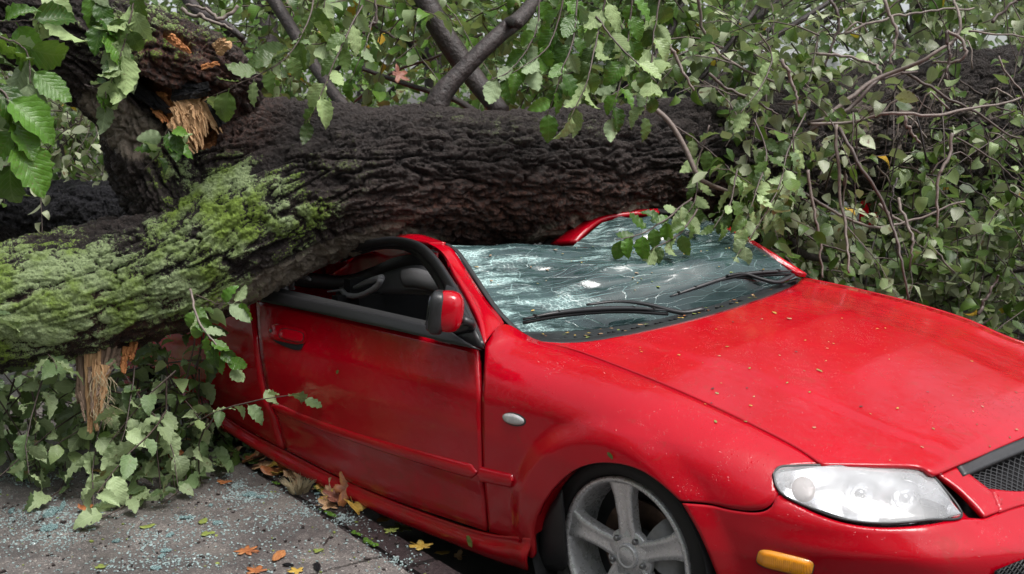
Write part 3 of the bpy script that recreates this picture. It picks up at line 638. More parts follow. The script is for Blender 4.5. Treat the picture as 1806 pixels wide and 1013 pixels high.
# ---------------------------------------------------------------- wheels
def make_wheel(c, full=True, side=-1, steer=0):
    t = empty('wheel', c); t.parent = CAR
    R = .295
    prof = [(.222, .035), (.228, .012), (.236, .004), (.262, -.006), (.282, .004), (.292, .020), (.296, .045), (.296, .15), (.290, .175), (.26, .19), (.222, .17)]
    ty = revolve('tyre', prof, M['rubber'], t, 96)
    if not full: 
        revolve('rim', [(.222, .03), (.20, .05), (.08, .03), (.001, .02)], M['alloy'], t, 48); t.rotation_euler = (0, 0, math.pi if side > 0 else 0); return t
    rim = revolve('rim', [(.224, .030), (.2265, .006), (.222, .002), (.213, .004), (.209, .012), (.203, .03), (.196, .10), (.196, .17)], M['alloy'], t, 96)
    revolve('brake_disc', [(.142, .085), (.142, .095), (.06, .095), (.06, .085), (.142, .085)], M['brake'], t, 64)
    revolve('hub', [(.065, .10), (.065, .05), (.0, .05)], M['dark'], t, 40)
    revolve('wheel_well_liner', [(.196, .11), (.0001, .115)], M['dark'], t, 40)
    cap = revolve('hub_cap', [(.036, .035), (.036, .018), (.0345, .0145), (.029, .0135), (.0275, .0155), (.026, .0145), (.0001, .0145)], M['alloy'], t, 40)
    for k in range(5):
        a0 = math.radians(96+72*k)
        # tapered, dished spoke
        n = 16; rr_ = np.linspace(.018, .208, n); V = []
        for r_ in rr_:
            u = (r_-.018)/.19; hw = np.interp(u, [0, .2, .45, .8, 1], [.032, .031, .027, .032, .044]); dep = np.interp(u, [0, .25, .6, .9, 1], [.026, .022, .016, .011, .008])
            for (s_, d_) in ((-1, .032), (-1, .006), (-.86, 0), (-.5, .0015), (0, .004), (.5, .0015), (.86, 0), (1, .006), (1, .032)):
                x = r_; y_ = hw*s_
                V.append((x*math.cos(a0)-y_*math.sin(a0), -(dep+d_), x*math.sin(a0)+y_*math.cos(a0)))
        V = np.array(V); 
        V[:, 1] = V[:, 1]
        o = grid('spoke', V.reshape(n, 9, 3), M['alloy'], t)
        bmx = bmesh.new(); bmx.from_mesh(o.data); bmesh.ops.recalc_face_normals(bmx, faces=bmx.faces); bmx.to_mesh(o.data); bmx.free()
        an = a0+math.radians(36); cx, cz = .057*math.cos(an), .057*math.sin(an)
        revolve('nut_recess', [(.019, .012), (.0175, .011), (.0155, .014), (.0145, .032), (.0, .032)], M['alloy'], t, 24, c=(cx, -.012, cz))
        nt_ = revolve('wheel_nut', [(.009, .022), (.0085, .004), (.006, .001), (.0, .001)], M['nut'], t, 6, c=(cx, -.010, cz))
    revolve('spoke_hub', [(.078, .045), (.077, .030), (.072, .0255), (.04, .0235), (.0, .0235)], M['alloy'], t, 60)
    # caliper
    V = []
    for a in np.linspace(-.55, .55, 10):
        for r_, d_ in ((.075, .08), (.075, .045), (.10, .036), (.135, .036), (.158, .05), (.158, .08)): V.append((r_*math.cos(a+.35), -d_, r_*math.sin(a+.35)))
    grid('brake_caliper', np.array(V).reshape(10, 6, 3), M['greyplastic'], t)
    t.rotation_euler = (0, 0, steer)
    return t
W1 = make_wheel((0, -.803, .288), True)
# depth in revolve runs along -y of negative values, so flip the wheel to face outwards
for ch in W1.children:
    ch.data.transform(Matrix.Scale(-1, 4, (0, 1, 0))); ch.data.flip_normals()
    bmx = bmesh.new(); bmx.from_mesh(ch.data); bmesh.ops.recalc_face_normals(bmx, faces=bmx.faces); bmx.to_mesh(ch.data); bmx.free()
def copywheel(loc, rz=0):
    c = W1.copy(); COL.objects.link(c); c.parent = CAR; c.location = loc; c.rotation_euler = (0, 0, rz)
    for ch in W1.children: d = ch.copy(); COL.objects.link(d); d.parent = c
    return c
copywheel((-2.56, -.80, .288)); copywheel((0, .803, .33), math.pi); copywheel((-2.56, .80, .31), math.pi)
# wheel-arch liner and dark structure behind the panels
def liner(cx, sy):
    a = np.linspace(math.radians(-28), math.radians(208), 40); V = []
    for yy in (.845, .80, .55): V.append(np.stack([cx+.318*np.cos(a), np.full(40, sy*yy), .285+.318*np.sin(a)], 1))
    grid('wheel_arch_liner', np.stack(V), M['dark'], CAR, solid=.004)
    V2 = np.stack([np.stack([cx+r_*np.cos(a), np.full(40, sy*.55), .285+r_*np.sin(a)], 1) for r_ in (.318, .01)]); grid('wheel_arch_liner', V2, M['dark'], CAR)
liner(0, -1); liner(0, 1); liner(-2.56, -1); liner(-2.56, 1)
box('bay_dark_block', (.06, 0, .40), (1.05, 1.05, .36), M['dark'], CAR)  # black block inside the engine bay, added to make panel gaps dark
box('bay_dark_block', (-.43, 0, .40), (.10, 1.50, .60), M['dark'], CAR)
box('cross_member', (.62, 0, .40), (.24, 1.0, .30), M['dark'], CAR)
# flap behind the wheel (splash guard) seen in the arch
g = coons([(936, 948), (952, 905), (975, 868)], [(936, 1008), (975, 1013), (985, 1000)], 8, 10)
p_ = march(g[..., 0], g[..., 1], Gf)+np.array([0, .035, 0]); grid('mud_flap', p_.reshape(10, 8, 3), M['black'], CAR, solid=.006)
# ---------------------------------------------------------------- far side and tail (mostly hidden)
def yside(x, z):  # body half width
    b = np.interp(z, [.12, .18, .25, .42, .55, .66, .80, .90], [.80, .825, .838, .862, .866, .858, .815, .76]); return b*np.interp(x, [-3.5, -3.3, -2.9, 0], [.80, .9, .985, 1])
xs = np.linspace(-3.42, -1.95, 40); zs = np.linspace(.20, .80, 26)
for sgn_, nm in ((-1, 'rear_quarter'), (1, 'rear_quarter')):
    V = []; 
    for z_ in zs:
        V.append(np.stack([xs, sgn_*yside(xs, np.full_like(xs, z_)), np.full_like(xs, z_)], 1))
    G_ = np.stack(V); F = gridF(26, 40); cen = (G_.reshape(-1, 3)[F]).mean(1); R_ = np.hypot(cen[:, 0]+2.56, cen[:, 2]-.285); F = F[R_ > .315]
    if sgn_ < 0: F = F[:, ::-1]
    mesh(nm, G_.reshape(-1, 3), F, pt, CAR)
xs = np.linspace(-1.95, -.50, 40); G_ = np.stack([np.stack([xs, yside(xs, np.full_like(xs, z_)), np.full_like(xs, z_)+.03], 1) for z_ in zs]); grid('far_door', G_, pt, CAR, solid=.012)
a = np.linspace(-1, 1, 24); V = []
for z_, xo, hw in ((.22, -3.40, .66), (.35, -3.46, .69), (.50, -3.47, .70), (.60, -3.44, .70), (.80, -3.40, .66)): V.append(np.stack([xo+.10*np.abs(a)**3, a*hw, np.full(24, z_)], 1))
grid('rear_bumper', np.stack(V), pt, CAR, solid=.012)
V = [np.stack([np.full(24, x_), a*hw, np.full(24, z_)-.03*a**2], 1) for x_, hw, z_ in ((-3.38, .64, .82), (-3.1, .72, .88), (-2.75, .76, .90), (-2.45, .76, .90))]
grid('boot_lid', np.stack(V), pt, CAR, solid=.012)
for s_ in (-1, 1): box('tail_light', (-3.40, s_*.60, .68), (.06, .22, .14), M['paint'], CAR, bev=.02)
# crushed roof: sags under the trunk
xs = np.linspace(-2.6, -1.78, 26); ys = np.linspace(-.56, .58, 24); X_, Y_ = np.meshgrid(xs, ys)
Z_ = .93+.10*np.abs(Y_)**1.5+.02*np.sin(Y_*14+X_*5)-.02*np.cos(X_*9); grid('roof', np.stack([X_, Y_, Z_], -1), pt, CAR, solid=.01)
# floor, seats
box('floor', (-1.45, 0, .22), (1.9, 1.5, .05), M['dark'], CAR)
for s_ in (-1, 1):
    box('seat', (-1.35, s_*.36, .42), (.52, .50, .22), M['dark'], CAR, bev=.05); box('seat', (-1.66, s_*.36, .64), (.16, .48, .46), M['dark'], CAR, bev=.06)
box('dashboard', (-.66, .0, .68), (.36, 1.36, .20), M['dark'], CAR, bev=.05)
a = np.linspace(0, 2*math.pi, 40); cst = np.stack([-.92+.05*np.sin(a), .38+.18*np.cos(a), .76+.17*np.sin(a)], 1); tube('steering_wheel', cst, .014, M['dark'], CAR, 8)
# door inner trim
g = coons([(470, 525), (700, 575), (847, 612)], [(500, 600), (700, 680), (840, 720)], 20, 6); p_ = march(g[..., 0], g[..., 1], Gf)+np.array([0, .10, 0]); grid('door_trim', p_.reshape(6, 20, 3), M['dark'], CAR, solid=.004)
# ---------------------------------------------------------------- belt strip, window frame, A pillar
def pdep(L, yf):
    """trace with the lateral position given per point"""
    return np.array([P(a, b, y=yy) for (a, b), yy in zip(L, yf)])
def ribbon(name, A, B, mat, thick=.02, n=50, parent=CAR, bulge=0.0, rows=5, inn=(0, 1, 0)):
    A = cat(A, n); B = cat(B, n); R_ = []
    for t_ in np.linspace(0, 1, rows): R_.append(A*(1-t_)+B*t_-np.array(inn)*bulge*4*t_*(1-t_))
    return grid(name, np.stack(R_), mat, parent, solid=thick)
yb = -.832
ribbon('belt_moulding', PP([(440, 505), (499, 519), (620, 547), (753, 577), (800, 590)], y=yb+.004), PP([(437, 526), (560, 552), (700, 583), (800, 607), (851, 618)], y=yb-.01), M['black'], .02, bulge=.002)
ribbon('window_seal', PP([(440, 503), (499, 514), (620, 541), (753, 571)], y=yb+.04), PP([(440, 508), (499, 521), (620, 549), (753, 579)], y=yb+.01), M['rubber'], .01, bulge=.008)
# bent window frame arching from under the trunk to the mirror triangle
fo = pdep([(560, 456), (610, 436), (655, 425), (700, 419), (742, 428), (772, 454), (797, 490), (820, 528), (845, 580), (856, 612)], [-.60, -.60, -.60, -.605, -.615, -.65, -.69, -.735, -.79, -.83])
fi = pdep([(560, 468), (612, 448), (660, 436), (700, 433), (732, 442), (758, 467), (781, 503), (790, 535), (800, 580), (800, 606)], [-.585, -.585, -.585, -.59, -.60, -.64, -.68, -.725, -.785, -.83])
fi = np.array([fi[i]*.72+fo[i]*.28 for i in range(len(fi))]); ribbon('window_frame', fo, fi, M['black'], .012, 60, bulge=.006)
fi2 = pdep([(600, 462), (655, 441), (700, 438), (729, 448), (753, 473), (775, 508), (785, 540)], [-.555, -.555, -.56, -.57, -.61, -.65, -.70])
ribbon('window_frame_seal', fi[1:8]+np.array([0, .012, 0]), fi2, M['rubber'], .006, 50)
# mirror triangle (sail panel)
sail = [[(790, 505), (803, 510)], [(780, 545), (824, 552)], [(775, 575), (842, 585)], [(770, 590), (855, 616)]]
grid('mirror_sail', np.array([[P(a, b, y=yy-.012) for (a, b) in cat(r_, 8)] for r_, yy in zip(sail, (-.71, -.76, -.80, -.826))]), M['black'], CAR, solid=.01)
# A pillar, red, from roof stub down to the wing
ao = pdep([(752, 428), (778, 444), (803, 478), (830, 522), (850, 566), (856, 606)], [-.575, -.60, -.64, -.70, -.76, -.81])
ai = pdep([(783, 430), (800, 442), (828, 485), (858, 530), (880, 556), (889, 570)], [-.545, -.56, -.59, -.625, -.65, -.665])
pil = ribbon('a_pillar', ao, ai, pt, .02, 50, bulge=.012, rows=7)
# dented kink at the pillar head
ribbon('roof_edge', pdep([(690, 428), (730, 424), (757, 428)], [-.56, -.56, -.575]), pdep([(700, 414), (740, 414), (786, 428)], [-.50, -.50, -.54]), pt, .012, 20)
# wing head between pillar, cowl and bonnet
# windscreen rubber along the pillar
ribbon('windscreen_trim', pdep([(784, 431), (802, 443), (830, 485), (860, 530), (884, 560), (910, 585), (938, 598)], [-.545, -.56, -.588, -.622, -.645, -.65, -.65]),
       pdep([(792, 430), (812, 445), (840, 485), (870, 530), (896, 562), (925, 588), (950, 601)], [-.54, -.55, -.58, -.61, -.632, -.635, -.635]), M['rubber'], .01, 50, bulge=.004)
# ---------------------------------------------------------------- shattered windscreen
WS = [([(915, 590), (1040, 583), (1160, 566), (1290, 532), (1405, 490)], [-.62, -.33, -.02, .32, .63]),
      ([(866, 533), (1010, 530), (1150, 515), (1285, 490), (1378, 466)], [-.605, -.30, .0, .32, .61]),
      ([(825, 480), (970, 478), (1120, 468), (1262, 452), (1350, 444)], [-.575, -.28, .02, .33, .60]),
      ([(800, 448), (940, 446), (1090, 450), (1215, 436), (1322, 428)], [-.553, -.27, .03, .33, .58]),
      ([(781, 433), (915, 432), (1060, 434), (1185, 428), (1290, 408)], [-.545, -.27, .03, .33, .565])]
ctl = np.array([pdep(a, b) for a, b in WS])
last = ctl[-1]+np.array([[-.10, 0, -.035], [-.14, 0, -.05], [-.14, 0, -.06], [-.10, 0, -.035], [-.12, 0, .035]]); ctl = np.concatenate([ctl, last[None]])
dense = np.array([cat(r_, 90) for r_ in ctl]); dense = np.array([cat(dense[:, j], 60) for j in range(90)]).transpose(1, 0, 2)
u_, v_ = np.meshgrid(np.linspace(0, 1, 90), np.linspace(0, 1, 60)); q = np.stack([u_.ravel()*6, v_.ravel()*14, np.zeros(u_.size)], 1)
wr = fbm(q, 4, 5).reshape(60, 90)*.007*np.minimum(1, np.minimum(u_, 1-u_)*8)*np.minimum(1, v_*5)
q2 = np.stack([u_.ravel()*5+v_.ravel()*5, v_.ravel()*2-u_.ravel()*2, np.zeros(u_.size)], 1); wr += .007*fbm(q2*2, 2, 9).reshape(60, 90)*sstep(.45, .1, u_)*np.minimum(1, u_*8)
dense[..., 2] += wr; grid('windscreen', dense, M['glasswind'], CAR)
# torn far corner of the windscreen folded up against the trunk
W2 = [([(1000, 446), (1090, 446), (1180, 440), (1260, 430), (1318, 432)], [.0, .12, .3, .45, .57]),
      ([(1030, 420), (1105, 412), (1180, 408), (1250, 414), (1305, 425)], [.10, .22, .36, .48, .57]),
      ([(1063, 391), (1112, 383), (1170, 384), (1235, 396), (1290, 414)], [.22, .32, .43, .52, .58])]
c2 = np.array([pdep(a, b) for a, b in W2]); d2 = np.array([cat(r_, 40) for r_ in c2]); d2 = np.array([cat(d2[:, j], 16) for j in range(40)]).transpose(1, 0, 2)
d2[..., 2] += .008*fbm(np.stack([np.tile(np.linspace(0, 7, 40), 16), np.repeat(np.linspace(0, 4, 16), 40), np.zeros(640)], 1), 3, 3).reshape(16, 40)
grid('windscreen_fold', d2, M['glasswind'], CAR)
# far pillar and roof edge
ribbon('far_pillar', pdep([(975, 436), (1005, 412), (1045, 392), (1100, 380), (1160, 376)], [.1, .18, .28, .40, .52]), pdep([(1018, 433), (1040, 410), (1066, 392), (1110, 384), (1162, 381)], [.1, .18, .27, .38, .50]), pt, .02, 40, bulge=.01, inn=(.6, .6, 0))
tube('far_roof_trim', cat(pdep([(960, 436), (990, 404), (1025, 385), (1070, 373), (1120, 370), (1170, 376), (1230, 390)], [.12, .2, .3, .4, .5, .56, .6]), 50), .016, M['rubber'], CAR, 8)
tube('far_roof_trim', cat(pdep([(980, 424), (1030, 390), (1075, 377), (1130, 373), (1190, 378)], [.14, .26, .37, .5, .56]), 40), .007, M['rubber'], CAR, 8)
ribbon('a_pillar', pdep([(1262, 395), (1310, 420), (1365, 452), (1420, 489)], [.60, .61, .64, .68]), pdep([(1262, 402), (1300, 424), (1350, 455), (1400, 487)], [.57, .585, .615, .64]), pt, .02, 40, bulge=.008, inn=(.5, .5, 0))
ribbon('windscreen_trim', pdep([(1290, 414), (1350, 452), (1395, 482), (1414, 492)], [.575, .61, .635, .65]), pdep([(1278, 418), (1335, 454), (1375, 480), (1390, 495)], [.56, .595, .62, .63]), M['rubber'], .008, 30)
# ---------------------------------------------------------------- scuttle and wipers
rowA = pdep([(905, 578), (925, 582), (1040, 578), (1160, 560), (1290, 526), (1400, 488)], [-.63, -.615, -.33, -.02, .32, .63])-np.array([0, 0, .012])
hl3 = march(*np.array(cat([(940, 602)]+CowlE[1:], 60)).T, Hf)-np.array([.02, 0, .012])
A_ = cat(rowA, 60); B_ = hl3; mid = (A_*.55+B_*.45)+np.array([0, 0, -.006]); m2_ = A_*.2+B_*.8+np.array([0, 0, .004])
grid('scuttle_panel', np.stack([A_, A_*.75+B_*.25+np.array([0, 0, .002]), mid, m2_, B_, B_+np.array([.03, 0, -.03])]), M['black'], CAR, solid=.006)
for k in range(26):
    u = .10+.028*k; i = int(u*59)
    pt3 = A_[i]*.35+B_[i]*.65+np.array([0, 0, .002])
    o = box('scuttle_rib', pt3, (.05, .004, .006), M['black'], CAR, rz=.2, bev=0)
def wiper(blade, yb_, arm, ya_):
    w_ = empty('wiper'); w_.parent = CAR
    b = cat(pdep(blade, yb_), 30)+np.array([0, 0, .020]); tube('wiper_blade', b, [.005, .011, .013, .011, .005], M['black'], w_, 6, .7)
    tube('wiper_rubber', b-np.array([0, 0, .012]), .004, M['rubber'], w_, 4, 1.6)
    for f_ in (.08, .22, .38, .62, .78, .92): 
        q_ = b[int(f_*29)]; box('blade_claw', q_+np.array([0, 0, .003]), (.016, .010, .010), M['rubber'], w_, bev=.002)
    tube('wiper_arm', cat(pdep(arm, ya_), 30)+np.array([0, 0, .022]), [.007, .009, .012, .014, .016], M['black'], w_, 8, .6)
    return w_
wiper([(922, 574), (980, 563), (1045, 556), (1110, 554), (1178, 558)], [-.60, -.50, -.34, -.18, -.03], [(1035, 549), (1090, 543), (1140, 548), (1200, 562), (1240, 556)], [-.33, -.22, -.10, .02, .10])
wiper([(1181, 533), (1230, 516), (1280, 500), (1330, 491), (1395, 487)], [.06, .18, .31, .43, .58], [(1282, 497), (1310, 493), (1340, 502), (1370, 508), (1396, 496)], [.30, .38, .44, .50, .60])
# ---------------------------------------------------------------- door mirror
mr = empty('door_mirror'); mr.parent = CAR
mc = P(779, 551, y=-.925)
rt_ = (math.radians(0), math.radians(6), math.radians(43)); def_ax = np.array([math.cos(math.radians(43)), math.sin(math.radians(43)), 0])
superell('mirror_housing', mc-def_ax*.012, (.026, .052, .066), M['black'], mr, .55, rt_)
superell('mirror_shell', mc+def_ax*.020+np.array([0, 0, .003]), (.046, .049, .062), pt, mr, .7, rt_)
superell('mirror_glass', mc-def_ax*.033, (.009, .042, .054), M['mirrorglass'], mr, .5, rt_)
tube('mirror_foot', [mc+np.array([.01, .07, -.03]), mc+np.array([.02, .10, -.045]), P(800, 590, y=-.83)+np.array([0, .0, .01])], [.022, .02, .02], M['black'], mr, 10, .7, n=10)
# ---------------------------------------------------------------- door handle
dh = empty('door_handle'); dh.parent = door if False else CAR
def gp_(L, lift): p = march(*np.array(L).T, Gf); return p+gnorm(p)*lift
patch_disc('handle_cup', (508, 601), 28, 12, math.radians(22), M['dark'], .001, parent=dh, lift=.0006, n_=3)
patch_disc('handle_plate', (507, 590), 34, 15.5, math.radians(12), pt, .0085, parent=dh, n_=3.2)
patch_disc('handle_seam', (517, 592.5), 22.5, 10.5, math.radians(12), M['dark'], .0002, parent=dh, lift=.0083, n_=3.2)
patch_disc('handle_lever', (517, 592.5), 21.5, 9.6, math.radians(12), pt, .0035, parent=dh, lift=.0082, n_=3.2)
patch_disc('lock_cylinder', (481, 584), 3, 3, 0, M['nut'], .002, parent=dh, lift=.009)
# ---------------------------------------------------------------- cabin seen through the side window
ribbon('b_pillar_trim', PP([(484, 462), (487, 521)], y=-.76), PP([(500, 462), (503, 523)], y=-.75), M['greyplastic'], .02, 10)
sb = empty('belt_adjuster'); sb.parent = CAR
for k in range(3): tube('adjuster_rib', PP([(506+k*5, 470), (507+k*5, 508)], y=-.68), .006, M['greyplastic'], sb, 6)
tube('adjuster_rib', PP([(503, 480), (520, 484), (540, 490), (548, 494)], y=-.67), [.02, .016, .012, .006], M['greyplastic'], sb, 6, n=8)
tube('adjuster_rib', PP([(505, 508), (518, 509)], y=-.67), .008, M['greyplastic'], sb, 6)
ribbon('inner_roof_rail', PP([(585, 486), (612, 470), (640, 446), (690, 420), (730, 415), (775, 436)], y=-.30), PP([(590, 500), (618, 494), (660, 480), (700, 462), (740, 456), (772, 470)], y=-.32), pt, .01, 40)
ribbon('inner_rail_seal', PP([(500, 483), (560, 488), (612, 492), (660, 478), (700, 461), (740, 456), (776, 470)], y=-.33), PP([(500, 497), (560, 503), (614, 506), (662, 492), (702, 476), (742, 470), (790, 486)], y=-.34), M['rubber'], .02, 40, bulge=.012)
ribbon('headliner', PP([(600, 510), (655, 494), (702, 477), (742, 471), (792, 488)], y=-.36), PP([(610, 524), (665, 520), (712, 519), (752, 521), (800, 524)], y=-.42), M['headliner'], .01, 40, bulge=.01)
vis = empty('sun_visor'); vis.parent = CAR
ribbon('visor_pad', PP([(712, 482), (740, 480), (790, 497)], y=-.43), PP([(720, 503), (748, 506), (795, 518)], y=-.45), M['headliner'], .02, 20, bulge=.012)
ribbon('warning_label', PP([(727, 488), (765, 498)], y=-.465), PP([(725, 492), (762, 503)], y=-.467), M['labelyellow'], .001, 10, parent=vis)
for k in range(8):
    x0 = 730+k*3.6; ribbon('label_character', PP([(x0, 490.6+k*.95), (x0+2.0, 491.2+k*.95)], y=-.469), PP([(x0-.6, 493.2+k*.95), (x0+1.4, 493.8+k*.95)], y=-.4695), M['labelblack'], .0005, 2, parent=vis, rows=2)
ribbon('label_symbol', PP([(757.5, 497.6), (758.5, 497.9)], y=-.469), PP([(754.5, 500.6), (759.5, 502)], y=-.4695), M['labelblack'], .0005, 2, parent=vis, rows=2)
gh = empty('grab_handle'); gh.parent = CAR
tube('handle_grip', cat(PP([(603, 512), (612, 521), (632, 522), (652, 514), (666, 504), (672, 493)], y=-.55), 30), [.010, .012, .011, .011, .012, .012], M['greyplastic'], gh, 10)
tube('handle_mount', PP([(578, 515), (595, 513), (620, 509), (650, 497), (674, 490)], y=-.52), [.004, .006, .008, .012, .014], M['greyplastic'], gh, 8, n=16)

# ================================================================== FALLEN TREE
TREE = empty('fallen_tree', (0, 0, 0), label='huge fallen elm lying across the red car, mossy trunk with a torn limb', cat_='tree')
def PX(L): return np.array([P(a, b, d=c) for a, b, c, *_ in L]), np.array([q[3]*q[2]/FPX for q in L])
def toQ(p):
    d = np.asarray(p)-CC; z = d @ FW; return 903+FPX*(d @ RT)/z, 506.5-FPX*(d @ UP)/z
def bark_mesh(name, limbs, voxel, mat, parent, amp=.020, smooth=12, masks=None, scale=1.0, carve=()):
    Vs, Fs, off = [], [], 0; sk_ = []
    for L in limbs:
        c, r = PX(L); n = max(12, int(np.linalg.norm(np.diff(c, axis=0), axis=1).sum()/.04))
        q = cat(np.hstack([c, r[:, None]]), n); c, r = q[:, :3], q[:, 3]
        V, F = tubeVF(c, r, 40, off=off); Vs.append(V); Fs += F; off += len(V)
        T, N, B = frames(c); s_ = np.r_[0, np.cumsum(np.linalg.norm(np.diff(c, axis=0), axis=1))]; sk_.append((c, r, T, N, B, s_))
    tmp = mesh('tmp', np.vstack(Vs), Fs, None); rm = tmp.modifiers.new('r', 'REMESH'); rm.mode = 'VOXEL'; rm.voxel_size = voxel; rm.adaptivity = 0
    if smooth: sm = tmp.modifiers.new('s', 'SMOOTH'); sm.factor = .5; sm.iterations = smooth*4
    dg = bpy.context.evaluated_depsgraph_get(); me = tmp.evaluated_get(dg).to_mesh(); nV = len(me.vertices)
    co = np.empty(nV*3); me.vertices.foreach_get('co', co); co = co.reshape(-1, 3); no = np.empty(nV*3); me.vertices.foreach_get('normal', no); no = no.reshape(-1, 3)
    lt = np.empty(len(me.polygons), int); me.polygons.foreach_get('loop_total', lt); li = np.empty(len(me.loops), int); me.loops.foreach_get('vertex_index', li)
    tmp.evaluated_get(dg).to_mesh_clear(); bpy.data.objects.remove(tmp)
    H = np.zeros(nV); Wt = np.zeros(nV)
    for k, (c, r, T, N, B, s_) in enumerate(sk_):
        best = np.full(nV, 1e9); bi = np.zeros(nV, int)
        for i in range(len(c)):
            d = ((co-c[i])**2).sum(1); m = d < best; best[m] = d[m]; bi[m] = i
        o = co-c[bi]; along = (o*T[bi]).sum(1); a = (o*N[bi]).sum(1); b = (o*B[bi]).sum(1)
        sx_ = s_[bi]+along
        q = np.stack([sx_/.30, a/.085, b/.085], 1)/scale+k*7.3
        wv = np.stack([fbm(q*1.3+3, 3, 1), fbm(q*1.3+9, 3, 2), fbm(q*1.3+17, 3, 3)], 1)
        fur = lambda qq, w2, sd, pw: np.clip(np.abs(vnoise(qq+wv*w2, sd))/w2*.0+np.abs(vnoise(qq+wv*w2, sd))/.34, 0, 1)**pw
        f1 = fur(q*np.array([2.2, 1.9, 1.9]), .9, 51, .60); f2 = fur(q*np.array([5.5, 4.2, 4.2])+31, 1.1, 52, .65); f3 = fur(q*np.array([13., 9.5, 9.5])+57, 1.6, 53, .8)
        h = .42*f1+.34*f2*(.5+.5*f1)+.24*f3*(.4+.6*f2)+.10*fbm(q*8, 3, 8)+.16*vnoise(q*np.array([3.2, 5, 5])+77, 54)*f1
        w_ = np.exp(-15*np.sqrt(best)/np.interp(bi, np.arange(len(r)), r)); H += h*w_; Wt += w_
    H /= Wt; H = np.clip((H-.12)/.80, -.1, 1.15)
    low = fbm(co*3.3, 2, 21)*.018+fbm(co*9, 2, 22)*.007
    disp = amp*(H-.45)+low
    x, y = toQ(co); att = {'hgt': np.clip(H, 0, 1)}
    mk_ = masks(x, y, co, no, H) if masks else {}
    if 'wound' in mk_: disp = np.where(mk_['wound'] > .5, disp*.5-.02, disp)
    for (cx, cy, rx, ry, rot, dep) in carve:
        X_ = (x-cx)*math.cos(rot)+(y-cy)*math.sin(rot); Y_ = -(x-cx)*math.sin(rot)+(y-cy)*math.cos(rot)
        front = (no @ FW) < .3
        disp = disp-dep*np.exp(-((X_/rx)**2+(Y_/ry)**2)**1.5)*front
    att.update(mk_)
    if 'moss' in mk_: disp = disp-.5*np.clip(mk_['moss'], 0, 1)*amp*(H-.45)
    co = co+no*disp[:, None]
    me = bpy.data.meshes.new(name); me.vertices.add(nV); me.vertices.foreach_set('co', co.ravel()); me.loops.add(len(li)); me.loops.foreach_set('vertex_index', li)
    me.polygons.add(len(lt)); me.polygons.foreach_set('loop_start', np.r_[0, np.cumsum(lt)[:-1]]); me.polygons.foreach_set('loop_total', lt); me.update(calc_edges=True)
    me.polygons.foreach_set('use_smooth', [True]*len(lt))
    for k, v in att.items(): a_ = me.attributes.new(k, 'FLOAT', 'POINT'); a_.data.foreach_set('value', np.asarray(v, np.float32))
    me.materials.append(mat); return link(bpy.data.objects.new(name, me), parent)
def ell(x, y, cx, cy, a, b, rot=0):
    X_ = (x-cx)*math.cos(rot)+(y-cy)*math.sin(rot); Y_ = -(x-cx)*math.sin(rot)+(y-cy)*math.cos(rot); return np.exp(-((X_/a)**2+(Y_/b)**2)**1.6)
def masks_main(x, y, co, no, H):
    f = (no @ FW) < .35
    ms_ = np.maximum.reduce([ell(x, y, 60, 545, 360, 105, -.08), ell(x, y, 335, 450, 200, 75, -.62), ell(x, y, 380, 380, 100, 75, -.7), .40*ell(x, y, 520, 400, 90, 60, -.4), .10*ell(x, y, 620, 290, 200, 70), .36*ell(x, y, 260, 60, 160, 50), .42*ell(x, y, 330, 300, 70, 50), .12*ell(x, y, 950, 230, 250, 40)])
    ms_ = ms_*(1+.5*fbm(co*6, 3, 31))*f
    under = sstep(-.25, -.75, no[:, 2])
    ms_ *= 1-.55*under
    rd = np.maximum.reduce([.8*ell(x, y, 950, 370, 330, 60, -.05), .9*ell(x, y, 320, 110, 110, 60, .4), .5*ell(x, y, 250, 560, 230, 60), .5*ell(x, y, 420, 210, 70, 60)])*f
    pale = np.maximum.reduce([ell(x, y, 530, 468, 200, 20, -.42), ell(x, y, 640, 425, 60, 20, -.2), ell(x, y, 720, 418, 60, 15), ell(x, y, 970, 408, 90, 14, -.35), .6*ell(x, y, 1060, 380, 120, 18, -.2), .28*ell(x, y, 1650, 220, 260, 110), .7*ell(x, y, 220, 220, 90, 45, .7)])*f*(1+.5*fbm(co*9, 2, 41))
    wd = (ell(x, y, 350, 215, 42, 55, -.2) > .42)*f*1.
    wd = np.maximum(wd, ((ell(x, y, 285, 165, 60, 22, .6) > .4)*f))
    wd = np.maximum(wd, (ell(x, y, 312, 75, 30, 9, .55) > .4)*f)
    return {'moss': np.clip(ms_*1.1, 0, 1.0), 'redd': np.clip(rd, 0, 1), 'pale': np.clip(pale*1.3, 0, 1), 'wound': wd.astype(float)}
A_L = [(-420, 590, 3.7, 118), (-100, 556, 3.85, 106), (60, 532, 3.92, 104), (200, 505, 4.0, 106), (320, 465, 4.05, 110), (430, 400, 4.1, 118), (540, 342, 4.15, 122), (680, 310, 4.2, 118), (850, 314, 4.35, 112), (1000, 308, 4.5, 106), (1120, 290, 4.65, 98), (1240, 278, 4.85, 98), (1400, 255, 5.3, 100), (1600, 222, 5.9, 112), (1950, 195, 6.6, 125)]
C_L = [(-420, -110, 3.6, 95), (-100, -15, 3.8, 90), (60, 40, 3.88, 88), (180, 105, 3.95, 92), (262, 190, 4.05, 88), (298, 280, 4.1, 100), (345, 370, 4.12, 110)]
B_L = [(120, 30, 3.84, 66), (250, 84, 3.84, 68), (340, 112, 3.88, 62), (385, 140, 3.95, 56), (410, 175, 4.08, 50)]
A2_L = [(290, 350, 4.14, 95), (420, 302, 4.16, 112), (520, 300, 4.2, 112), (640, 306, 4.22, 108)]
